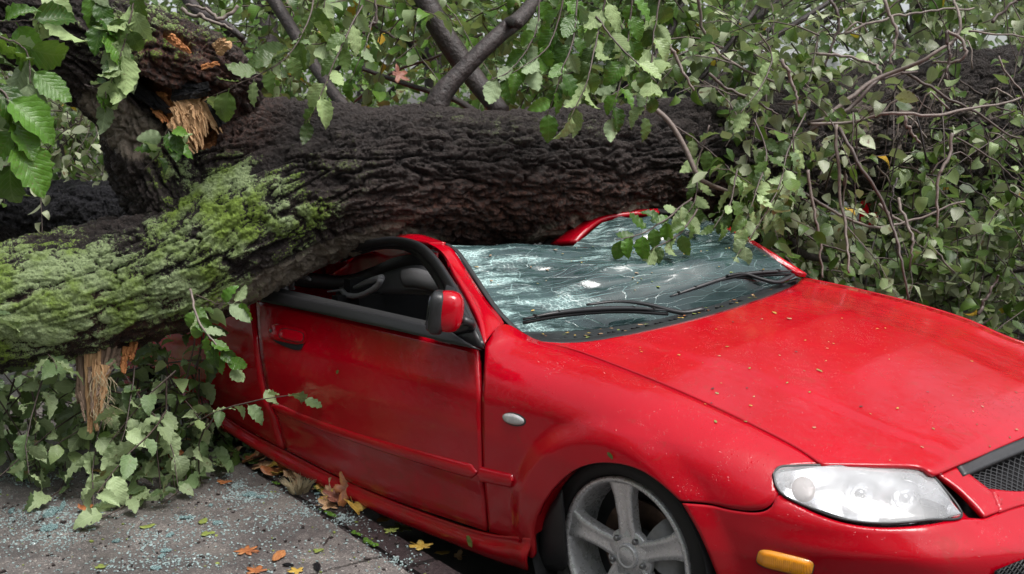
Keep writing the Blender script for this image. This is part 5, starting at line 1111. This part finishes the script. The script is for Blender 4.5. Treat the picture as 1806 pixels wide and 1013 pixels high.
# centre drooping cluster
for q, n, m in (([(1000, -40, 3.9), (985, 30, 3.9), (960, 90, 3.85), (900, 130, 3.8)], 11, 'leaf'), ([(1020, -40, 3.9), (1010, 60, 3.85), (985, 130, 3.8), (960, 200, 3.8)], 13, 'leaf'), ([(1080, -50, 3.9), (1060, 40, 3.9), (1040, 130, 3.8), (1005, 215, 3.75)], 14, 'leafdull'),
                ([(1120, -50, 3.9), (1110, 60, 3.9), (1100, 140, 3.85), (1080, 215, 3.8)], 14, 'leaf'), ([(1170, -40, 4.0), (1150, 60, 3.95), (1145, 140, 3.9), (1130, 210, 3.85)], 13, 'leafdull'), ([(960, -40, 4.0), (940, 60, 3.95), (900, 120, 3.9), (860, 140, 3.85)], 10, 'leaf'), ([(1050, 30, 3.9), (1100, 90, 3.85), (1160, 150, 3.8)], 7, 'leafdull')):
    leafy(q, n, .082, m, .004, droop=.9, face=.8)
# cluster to the right that lies over the far corner of the windscreen
for q, n, m in (([(1340, 60, 4.5), (1360, 100, 4.5), (1340, 150, 4.4), (1300, 200, 4.3)], 9, 'leafdull'), ([(1180, 215, 4.3), (1240, 260, 4.3), (1290, 300, 4.3), (1340, 330, 4.2)], 11, 'leafdull'), ([(1420, 200, 4.4), (1390, 260, 4.3), (1370, 330, 4.2), (1330, 400, 4.1), (1290, 455, 4.05)], 16, 'leafpale'),
                ([(1330, 210, 4.3), (1350, 270, 4.25), (1330, 340, 4.15), (1310, 400, 4.1)], 13, 'leafdull'), ([(1400, 230, 4.3), (1400, 280, 4.3), (1390, 330, 4.3), (1360, 400, 4.2)], 12, 'leafdull'), ([(1250, 220, 4.4), (1230, 290, 4.4), (1225, 350, 4.3), (1200, 390, 4.15)], 12, 'leafdull'),
                ([(1220, 350, 4.1), (1180, 385, 4.0), (1140, 410, 3.95), (1085, 425, 3.9)], 12, 'leaf'), ([(1230, 370, 4.05), (1200, 410, 4.0), (1150, 440, 3.95)], 7, 'leafdull'), ([(1300, 300, 4.2), (1290, 350, 4.15), (1260, 400, 4.1)], 8, 'leafdull')):
    leafy(q, n, .068, m, .004, droop=.7, face=.7)
# hanging sprig by the door
leafy([(335, 510, 3.7), (345, 560, 3.65), (372, 600, 3.6), (395, 635, 3.6), (420, 655, 3.6)], 12, .062, 'leaf', .0045, 'leaf' and .8, .6, 'twigpale'); leafy([(345, 520, 3.7), (380, 535, 3.65), (405, 535, 3.6), (435, 528, 3.6)], 4, .068, 'leaf', .002, start=.6)
# branches lying on the pavement
GZ = .12
for q, n, m, s_ in (([(180, 700, 3.9), (200, 760, 3.7), (235, 830, 3.5), (250, 880, 3.4)], 13, 'leafpale', .085), ([(60, 700, 4.0), (150, 720, 3.9), (210, 790, 3.6)], 12, 'leafpale', .08), ([(300, 760, 3.8), (350, 800, 3.7), (400, 830, 3.6)], 9, 'leafpale', .08), ([(0, 700, 4.0), (40, 780, 3.8), (60, 840, 3.6)], 9, 'leafpale', .08), ([(205, 660, 4.1), (240, 720, 3.8), (262, 780, 3.65), (290, 850, 3.5)], 12, 'leafpale', .085), ([(262, 780, 3.65), (240, 860, 3.45), (215, 900, 3.36), (160, 925, 3.3)], 11, 'leafpale', .085), ([(270, 760, 3.7), (320, 800, 3.55), (330, 850, 3.45), (290, 890, 3.4)], 11, 'leafpale', .08),
                    ([(230, 700, 3.95), (150, 760, 3.85), (100, 790, 3.75), (70, 830, 3.6)], 12, 'leafpale', .08), ([(120, 770, 3.8), (110, 850, 3.55), (75, 885, 3.45)], 8, 'leafpale', .08), ([(270, 680, 4.1), (330, 720, 3.95), (390, 770, 3.8), (430, 810, 3.7)], 12, 'leafdull', .075), ([(330, 720, 4.0), (350, 790, 3.75), (355, 850, 3.55)], 6, 'leafpale', .08),
                    ([(60, 640, 4.5), (30, 690, 4.3), (60, 730, 4.1), (110, 750, 4.0)], 10, 'leafdull', .075), ([(330, 640, 4.5), (380, 690, 4.3), (420, 750, 4.1), (440, 790, 4.0)], 13, 'leafdull', .072), ([(250, 640, 4.5), (300, 660, 4.4), (350, 680, 4.3), (390, 720, 4.2)], 12, 'leafdull', .075), ([(-40, 660, 4.2), (0, 700, 4.0), (-10, 740, 3.9)], 5, 'leaf', .08)):
    pts = [tuple(q_) for q_ in q]; 
    # ground depth at that pixel wins, lifted a little for the mound
    pts2 = []
    for a, b, _ in pts:
        g = P(a, b, z=GZ+.03+.10*max(0, min(1, (770-b)/120))); pts2.append((a, b, float((g-CC) @ FW)))
    leafy(pts2, n, s_, m, .0045, ground=GZ)
WAIT.sort(key=lambda q: -q[0])
for q in WAIT[:298]: put_leaf(*q[1:])
rest = WAIT[298:]; mm_ = {'leaf': 0, 'leafdull': 3, 'leafpale': 4}
hi = np.r_[mi == 4, np.zeros(0, bool), np.ones(len(rest), bool)]
Pp = np.vstack([Pp]+[q[2][None] for q in rest]); D = np.vstack([D]+[np.array(q[3])[None] for q in rest]); N = np.vstack([N]+[np.array(q[4])[None] for q in rest]); Sz = np.r_[Sz, [q[5] for q in rest]]; mi = np.r_[mi, [mm_[q[6]] for q in rest]].astype(int)
leaf_cloud('foliage', Pp, D, N, Sz, [M['leafbg'], M['leafright'], M['leafright'], M['leafdull'], M['leafpale']], TREE, midx=mi, hi=hi)
# brown oak-like leaf caught in the twigs, yellow bits

# ================================================================== DEBRIS
M['russet'] = mat_dryleaf('russet_dry_leaf', (.14, .05, .035), (.24, .09, .06), (.30, .16, .09))
def ground_pt(px, py, z=.121):
    """pavement, kerb or gutter under a pixel"""
    p = P(px, py, z=z); n = (p-K0) @ KN
    if n < -.13 and px > 560: p = P(px, py, z=.003)
    return p
def lobed(name, p, size, rot, mat, label, cat_='fallen leaf', group=None, lobes=5, tilt=(0, 0), curl=.25, seed=0, deep=.55, thick=.0012, kind=None):
    rg = random.Random(seed*7+3); n = 60; V = [(0, 0, 0)]; uv = [(.5, .5)]
    for ring in (.4, .75, 1.0):
        for i in range(n):
            a = 2*math.pi*i/n
            if lobes:
                ph = a*lobes/2; r = (1-deep)+deep*abs(math.cos(ph))**1.6; r *= .55+.45*abs(math.sin(a/2+0.0))**.5; r += .05*math.sin(a*17+seed)
            else: r = 1/math.sqrt((math.cos(a)/1.0)**2+(math.sin(a)/.55)**2)
            r = .75*r*1 if ring == 1 else .75*r*ring*(1 if ring > .5 else 1)
            rr = r*(ring if ring < 1 else 1)
            x, y = -rr*math.cos(a), rr*math.sin(a); V.append((x, y, curl*(rr**2)*(.6+.6*math.sin(a*2+seed))+.03*math.sin(a*5+seed)*rr)); uv.append((.5+x*.5, .5+y*.5))
    F = [(0, 1+i, 1+(i+1) % n) for i in range(n)]
    for k in range(2):
        for i in range(n): F.append((1+k*n+i, 1+(k+1)*n+i, 1+(k+1)*n+(i+1) % n, 1+k*n+(i+1) % n))
    m0 = len(V); V += [(.0, .02, .01), (0, -.02, .01), (.9, -.015, .05), (.9, .015, .05)]; uv += [(.5, .5)]*4; F.append((m0, m0+1, m0+2, m0+3))
    V = np.array(V)*size; R_ = np.array(Matrix.Rotation(rot, 3, 'Z') @ Matrix.Rotation(tilt[0], 3, 'X') @ Matrix.Rotation(tilt[1], 3, 'Y')); V = V @ R_.T
    V[:, 2] -= V[:, 2].min()-.001
    o = mesh(name, V, F, mat, None, True, uv=np.array(uv)); o.location = p
    md = o.modifiers.new('s', 'SOLIDIFY'); md.thickness = thick
    return tag(o, label, cat_, group, kind)
for i, (x, y, s_, m, lb, lo, t_, c_) in enumerate([
    (298, 826, .085, 'orange', 'bright orange lobed leaf standing among the green twigs on the pavement', 5, (.9, .3), .3), (150, 903, .055, 'orange', 'curled orange-brown leaf beside the tip of the lowest green twig', 3, (.2, .3), .5), (340, 755, .07, 'orange', 'russet leaf propped upright against the shaded twigs near the car', 3, (1.0, 0), .3),
    (338, 783, .06, 'yellow', 'golden leaf just below the russet leaf', 5, (.2, 0), .3), (378, 780, .065, 'yellow', 'pale yellow leaf half under the small green twig', 5, (.3, .2), .3), (462, 806, .10, 'tan', 'large tan maple leaf leaning against the sill of the car', 5, (.9, -.3), .3), (482, 824, .075, 'yellow', 'yellow maple leaf under the large tan one at the kerb', 5, (.3, 0), .3),
    (513, 846, .065, 'tan', 'light brown leaf on the kerb just above the dry grass tuft', 3, (.5, .2), .4), (612, 890, .10, 'orange', 'big orange maple leaf standing in the gutter against the sill', 5, (1.15, .15), .25), (588, 880, .07, 'tan', 'brown folded leaf left of the big orange maple leaf', 5, (.9, .4), .4),
    (572, 868, .06, 'lime', 'yellow-green leaf lying on the kerb behind the dry grass tuft', 0, (.2, .2), .2), (678, 917, .045, 'yellow', 'oval yellow leaf in the gutter below the sill', 0, (.1, 0), .15), (708, 932, .075, 'lime', 'flat yellow-green oak leaf in the gutter', 7, (0, 0), .08), (745, 965, .06, 'yellow', 'ragged yellowish leaf in the gutter beside the kerbstone', 5, (0, 0), .1), (781, 976, .035, 'yellow', 'small pale oval leaf nearest the front wheel', 0, (0, 0), .1),
    (38, 810, .05, 'orange', 'rust coloured leaf at the left edge on the pavement', 3, (.2, 0), .3), (176, 834, .055, 'yellow', 'ochre leaf between the two clumps of green twigs', 3, (.1, .1), .2), (434, 972, .06, 'orange', 'wet orange leaf pressed flat on open pavement', 7, (0, 0), .02), (364, 942, .038, 'lime', 'small yellow-green leaf scrap left of the wet orange leaf', 3, (0, 0), .1),
    (358, 921, .035, 'lime', 'bright green-yellow sliver below the twig clump', 0, (0, 0), .2), (260, 930, .035, 'lime', 'thin yellow-green sliver right of the lowest twig', 0, (0, 0), .2), (452, 1008, .05, 'orange', 'orange leaf cut off by the bottom edge of the picture', 5, (0, 0), .1), (395, 852, .045, 'orange', 'dark red-brown leaf under the twig nearest the kerb', 3, (0, 0), .1),
    (690, 937, .04, 'lime', 'green lobed leaf beside the kerbstone in the gutter', 5, (.1, 0), .15), (808, 985, .03, 'tan', 'small brown curled leaf at the end of the gutter', 3, (.8, 0), .4), (176, 1001, .03, 'lime', 'tiny green-yellow fragment near the bottom left of the pavement', 3, (0, 0), .1), (560, 972, .03, 'lime', 'pale green scrap right of the wood chips', 3, (0, 0), .1), (524, 1008, .04, 'yellow', 'pale yellow leaf at the bottom edge beside the wood chip', 5, (0, 0), .1)]):
    lobed('fallen_leaf', ground_pt(x, y), s_*1.0, .8 if t_[0] > .5 else random.uniform(0, 6.3), M[m], lb, lobes=lo, tilt=t_, curl=c_, seed=i)
for k in range(22):
    t_ = RNG.random(); x = 432+t_*190+RNG.normal()*8; y = 806+t_*96+RNG.normal()*6
    lobed('fallen_leaf', P(x, y, z=.121), RNG.uniform(.04, .075), RNG.uniform(0, 6.3), M[['tan', 'yellow', 'orange', 'tan', 'russet', 'leafdull'][k % 6]], 'dry brown or yellow leaf in the pile between kerb and sill', group='dry leaves piled along the sill', lobes=int(RNG.choice([0, 3, 5])), tilt=(RNG.uniform(-.6, .8), RNG.uniform(-.5, .5)), curl=RNG.uniform(.2, .7), seed=100+k)
lobed('seed_capsule', ground_pt(178, 866), .03, .3, M['straw'], 'cream coloured elongated seed pod lying on the wet pavement', 'seed pod', lobes=0, curl=.6, thick=.008)
def chip(p, L, w_, rz, mat, label):
    V = []; rg = random.Random(int(L*1e5))
    for i in range(7):
        t = i/6-.5
        for j in range(8): a = j*math.pi/4; r_ = w_*(1-(2*t)**2*.8)*rg.uniform(.75, 1.1); V.append((t*L, r_*math.cos(a), max(-.2*w_, r_*math.sin(a)*.6)+.3*w_))
    F = [(i*8+j, i*8+(j+1) % 8, (i+1)*8+(j+1) % 8, (i+1)*8+j) for i in range(6) for j in range(8)]
    o = mesh('wood_chip', V, F, mat, None, False, uv=np.array([(v[1]*10, v[0]*5) for v in V])); o.location = p; o.rotation_euler = (0, 0, rz); tag(o, label, 'wood chip')
chip(ground_pt(492, 983), .085, .018, 2.2, M['woodorange'], 'orange-brown splinter of wood lying on the pavement'); chip(ground_pt(560, 1001), .07, .012, 2.6, M['bark3'], 'dark bark chip right of the orange splinter'); chip(ground_pt(508, 998), .04, .010, .6, M['bark3'], 'small dark bark crumb between the two chips'); chip(ground_pt(576, 955), .09, .004, 2.3, M['branch'], 'thin curved black twig piece near the kerb edge')
# shattered side glass: thousands of crumbs and some sheets still holding together
def crumbs(n, fn, smin, smax):
    V, F, off = [], [], 0; cube = np.array([(a, b, c) for a in (-1, 1) for b in (-1, 1) for c in (0, 1)], float); fc = [(0, 1, 3, 2), (4, 6, 7, 5), (0, 4, 5, 1), (2, 3, 7, 6), (0, 2, 6, 4), (1, 5, 7, 3)]
    for _ in range(n):
        p = fn()
        if p is None: continue
        s_ = RNG.uniform(smin, smax)*RNG.uniform(.5, 1); c = cube*np.array([s_*RNG.uniform(.6, 1.3), s_*RNG.uniform(.6, 1.2), s_*RNG.uniform(.6, 1.2)])+RNG.normal(size=(8, 3))*s_*.18; a = RNG.uniform(0, 6.28)
        R_ = np.array([[math.cos(a), -math.sin(a), 0], [math.sin(a), math.cos(a), 0], [0, 0, 1]]); V.append(c @ R_.T+p); F += [tuple(off+q for q in f) for f in fc]; off += 8
    return np.vstack(V), F
CL = [(90, 905, 90, 10, 260), (100, 935, 50, 22, 240), (50, 845, 45, 10, 150), (20, 920, 30, 10, 70), (430, 875, 38, 13, 260), (290, 945, 60, 12, 110), (300, 990, 80, 12, 140), (210, 1000, 40, 10, 60), (420, 855, 14, 8, 60), (470, 870, 25, 12, 60), (325, 915, 25, 8, 60), (60, 955, 60, 20, 120), (610, 915, 22, 10, 120), (570, 885, 14, 8, 80), (490, 915, 50, 20, 110), (390, 930, 40, 20, 90), (540, 900, 25, 12, 80), (700, 990, 25, 8, 50), (440, 800, 20, 6, 40), (260, 960, 30, 10, 60)]
def any_c():
    if RNG.random() < .42: x, y = RNG.uniform(-20, 760), 1040-RNG.random()**.8*230
    else:
        w_ = np.array([c[4] for c in CL], float); c = CL[RNG.choice(len(CL), p=w_/w_.sum())]; x, y = c[0]+RNG.normal()*c[2]*.6, c[1]+RNG.normal()*c[3]*.6
    p = P(x, y, z=.1205); n = (p-K0) @ KN
    return p if n > -.12 else None
V, F = crumbs(4600, any_c, .0016, .0042); tag(mesh('glass_crumbs', V, F, M['teal'], None, False), 'teal crumbs of safety glass sprinkled over the pavement and kerb', 'broken glass', None, 'stuff')
for i, (x, y, a, b) in enumerate([(90, 905, .10, .022), (85, 932, .075, .03), (440, 873, .05, .028), (462, 877, .03, .02), (52, 848, .06, .014), (328, 914, .035, .025), (384, 923, .035, .02), (293, 972, .03, .02), (300, 944, .05, .012), (285, 982, .04, .01), (560, 872, .03, .012), (205, 955, .03, .015), (424, 800, .03, .01), (372, 892, .025, .008), (275, 1003, .025, .02), (110, 894, .12, .010), (20, 902, .05, .012)]):
    k = 16; V = [(0, 0, .003)]; rg = random.Random(i)
    for z_ in (.0035, 0):
        for j in range(k): t_ = 2*math.pi*j/k; r_ = rg.uniform(.65, 1.1); V.append((a*.5*math.cos(t_)*r_, b*.5*2*math.sin(t_)*r_, z_+rg.uniform(0, .002)))
    F = [(0, 1+j, 1+(j+1) % k) for j in range(k)]+[(1+j, 1+k+j, 1+k+(j+1) % k, 1+(j+1) % k) for j in range(k)]
    o = mesh('glass_sheet', V, F, M['sheet'], None, False); o.location = ground_pt(x, y); o.rotation_euler = (0, 0, -.75+rg.uniform(-.3, .3)); tag(o, 'flat sheet of crazed teal glass lying on the pavement', 'broken glass', 'sheets of crazed glass on the pavement')
# dark crumbs of bark and soil
def bits(): x, y = RNG.uniform(-20, 760), 1040-RNG.random()*280; p = P(x, y, z=.1205); return p if (p-K0) @ KN > -.1 else None
V, F = crumbs(420, bits, .002, .007); tag(mesh('bark_crumbs', V, F, M['branch'], None, False), 'dark crumbs of bark scattered on the pavement', 'bark crumbs', None, 'stuff')
V, F = crumbs(120, bits, .002, .005); tag(mesh('leaf_crumbs', V, F, M['lime'], None, False), 'yellow-green leaf crumbs scattered on the pavement', 'leaf crumbs', None, 'stuff')
# dry grass tuft, moss in the joint
Vs, Fs, off = [], [], 0; g0 = ground_pt(527, 868)
for i in range(170):
    a = RNG.uniform(0, 6.28); r_ = RNG.random()**.5*.035; L = RNG.uniform(.03, .075); b = g0+np.array([math.cos(a)*r_, math.sin(a)*r_, 0]); t_ = b+np.array([math.cos(a)*L*.6, math.sin(a)*L*.6, L*.8]); V, F = tubeVF(np.array([b, (b+t_)/2+np.array([0, 0, .01]), t_]), [.0012, .0009, .0003], 3, off=off, caps=False); Vs.append(V); Fs += F; off += len(V)
tag(mesh('grass_tuft', np.vstack(Vs), Fs, M['straw'], None), 'small dry straw-coloured grass tuft growing at the kerb', 'grass tuft')
def blob(name, px, r, label):
    V, F, off = [], [], 0; c = ground_pt(*px, z=.118)
    for i in range(14):
        s_ = r*RNG.uniform(.25, .5); q = c+np.array([RNG.normal()*r*.8, 0, 0])*1+KN*RNG.normal()*.004; n = 10
        for a in range(5):
            ph = a/4*math.pi/2
            for b in range(n): th = 2*math.pi*b/n; V.append(q+np.array([math.cos(ph)*math.cos(th)*s_, math.cos(ph)*math.sin(th)*s_*.6, math.sin(ph)*s_*.5])+RNG.normal(size=3)*s_*.05)
        for a in range(4):
            for b in range(n): F.append((off+a*n+b, off+a*n+(b+1) % n, off+(a+1)*n+(b+1) % n, off+(a+1)*n+b))
        off += 5*n
    tag(mesh(name, V, F, M['mosspatch'], None), label, 'moss')
for px, r, lb in [((583, 908), .022, 'bright green moss in the kerb joint just right of the grass tuft'), ((652, 957), .03, 'bright green moss nearest the pavement joint at the kerb'), ((486, 852), .016, 'bright green moss left of the grass tuft'), ((630, 942), .02, 'green moss between the two longer strips in the kerb joint')]: blob('moss_patch', px, r, lb)
# scraps on the car ----------------------------------------------------------------------
def scrap(name, p, nrm, s_, mat, label, cat_='leaf scrap', group=None, asp=.5, curl=.2):
    x, y, z = basis(rand_unit(1), np.array(nrm)[None]); x, y, z = x[0], y[0], z[0]; z = np.array(nrm)/np.linalg.norm(nrm); y = y-z*(y @ z); y /= np.linalg.norm(y); x = np.cross(y, z)
    V = [(0, 0, .0015)]; k = 10; rg = random.Random(int(abs(p[0])*1e5)); 
    for j in range(k): t_ = 2*math.pi*j/k; r_ = rg.uniform(.75, 1.1); V.append((asp*.5*math.cos(t_)*r_*s_, .5*math.sin(t_)*r_*s_, .001+curl*s_*.5*rg.random()))
    V = np.array(V); W = np.outer(V[:, 0], x)+np.outer(V[:, 1], y)+np.outer(V[:, 2], z)
    o = mesh(name, W, [(0, 1+j, 1+(j+1) % k) for j in range(k)], mat, None, False, uv=V[:, :2]*10+.5); o.location = p; tag(o, label, cat_, group)
def on(F_, x, y): p = march(np.array([x]), np.array([y]), F_); return p[0], gnorm(p, F_)[0]
for x, y, s_, m, lb, asp in [(1366, 553, .030, 'yellow', 'curled yellow leaf scrap near the top middle of the bonnet', .35), (1392, 563, .018, 'tan', 'cream round leaf scrap beside the curled yellow one on the bonnet', .9), (1386, 541, .012, 'rubber', 'black seed right of the scuttle on the bonnet', .5), (1293, 569, .012, 'rubber', 'black seed left of the two leaf scraps on the bonnet', .5), (1445, 655, .022, 'lime', 'bright green leaf scrap in the middle of the bonnet', .4), (1262, 745, .014, 'leaf1', 'green scrap stuck to the top of the front wing', .5)]:
    p, n = on(Hf if x != 1262 else Gf, x, y); scrap('leaf_scrap', p+n*.001, n, s_, M[m] if m in M else M['lime'], lb, asp=asp)
k = 0
while k < 58:
    x, y = RNG.uniform(980, 1806), RNG.uniform(500, 815)
    if y < 600-(x-940)*.22+18 or y > 600+(x-943)*.43-12 or y < 490+(x-1415)*.30+22: continue
    p, n = on(Hf, x, y); scrap('leaf_scrap', p+n*.001, n, RNG.uniform(.005, .013), M[['tan', 'lime', 'leafdull', 'yellow', 'branch'][k % 5]], 'tiny leaf scrap stuck to the wet bonnet', group='tiny leaf scraps on the bonnet'); k += 1
for x, y, s_, lb in [(597, 656, .020, 'dark green scrap stuck to the middle of the front door'), (1078, 803, .024, 'olive leaf scrap stuck above the front wheel arch'), (840, 949, .045, 'light green leaf resting on the sill skirt ahead of the door')]:
    p, n = on(Gf, x, y); scrap('leaf_scrap', p+n*(.026 if x == 840 else .003), n, s_, M['lime'] if x == 840 else M['leafdull'], lb, asp=.6)
for k in range(40):
    i = RNG.integers(6, 42); j = RNG.integers(3, 87); p = dense[i, j]; scrap('leaf_scrap', p+np.array([0, 0, .004]), (.2, -.1, 1), RNG.uniform(.006, .018), M[['yellow', 'lime', 'tan'][k % 3]], 'tiny leaf scrap on the shattered windscreen', group='tiny leaf scraps on the windscreen')
for k in range(34):
    i = RNG.integers(4, 58); t_ = RNG.uniform(.25, .9); p = A_[i]*(1-t_)+B_[i]*t_+np.array([0, 0, .010]); scrap('leaf_scrap', p, (0, 0, 1), RNG.uniform(.010, .026), M[['yellow', 'lime', 'tan', 'orange'][k % 4]], 'leaf scrap caught in the black scuttle below the windscreen', group='leaf scraps in the scuttle')
for i_, (x, y) in enumerate([(1368, 462), (1385, 470), (1340, 500)]): pass
# twig in the scuttle
o = tube('loose_twig', cat([P(1255, 512, y=.28), P(1290, 522, y=.35), P(1330, 520, y=.44), P(1362, 523, y=.50)], 14)+np.array([0, 0, .01]), [.003, .005, .004], M['twig'], None, 6); tag(o, 'dark twig lying in the scuttle under the far wiper', 'twig')
# star-shaped brown leaf caught in the twigs above the trunk
lobed('fallen_leaf', P(703, 148, d=4.7), .07, 1.0, M['russet'], 'reddish star-shaped oak leaf caught in the twigs above the trunk', lobes=5, tilt=(1.0, .4), curl=.5, seed=44, deep=.6)
# vehicles glimpsed far behind through the leaves
def glimpsed(name, px, d, W_, H_, L_, mat, label, cat_, lamp=None):
    b = P(px, 300, d=d); e = empty(name, (b[0], b[1], 0), label=label, cat_=cat_); e.rotation_euler = (0, 0, math.atan2(b[1]-CC[1], b[0]-CC[0])+.04)
    prof = [(-L_/2, .35), (-L_/2, H_*.55), (-L_/2+.1, H_*.93), (-L_*.30, H_), (L_*.18, H_), (L_*.34, H_*.62), (L_/2-.05, H_*.52), (L_/2, .35)]
    V = []
    for s_ in (-1, -.92, .92, 1):
        for (x, z) in prof: V.append((x*(1 if abs(s_) < 1 else .97), s_*W_/2, z if abs(s_) < 1 else z*.96+.02))
    n = len(prof); F = [(k*n+i, k*n+(i+1) % n, (k+1)*n+(i+1) % n, (k+1)*n+i) for k in range(3) for i in range(n)]+[tuple(range(n)), tuple(range(3*n, 4*n))[::-1]]
    o = mesh('body', V, F, mat, e, False); md = o.modifiers.new('b', 'BEVEL'); md.width = .05; md.segments = 3
    for s_ in (-1, 1):
        box('window', (-L_*.05, s_*W_/2, H_*.74), (L_*.42, .02, H_*.24), M['dark'], e, bev=.008); box('tail_light', (-L_/2-.005, s_*W_*.40, H_*.62), (.04, .12, .30), M['paint'], e, bev=.01)
        for x in (-L_*.3, L_*.3):
            w_ = revolve('wheel', [(.0, -.02), (.20, -.02), (.32, .0), (.33, .1), (.33, .2)], M['rubber'], e, 24); w_.location = (x, s_*W_/2-(.02 if s_ > 0 else -.02), .33); w_.rotation_euler = (0, 0, 0 if s_ < 0 else math.pi)
    box('rear_window', (-L_/2+.02, 0, H_*.76), (.03, W_*.74, H_*.2), M['dark'], e, bev=.006)
glimpsed('parked_van', 1215, 9.4, 1.9, 2.1, 4.8, M['white'], 'white van barely visible through the leaves above the right end of the trunk', 'van'); glimpsed('parked_car', 1715, 8.9, 1.75, 1.45, 4.3, M['silver'], 'silver car barely visible through the bushes at the far right', 'car')
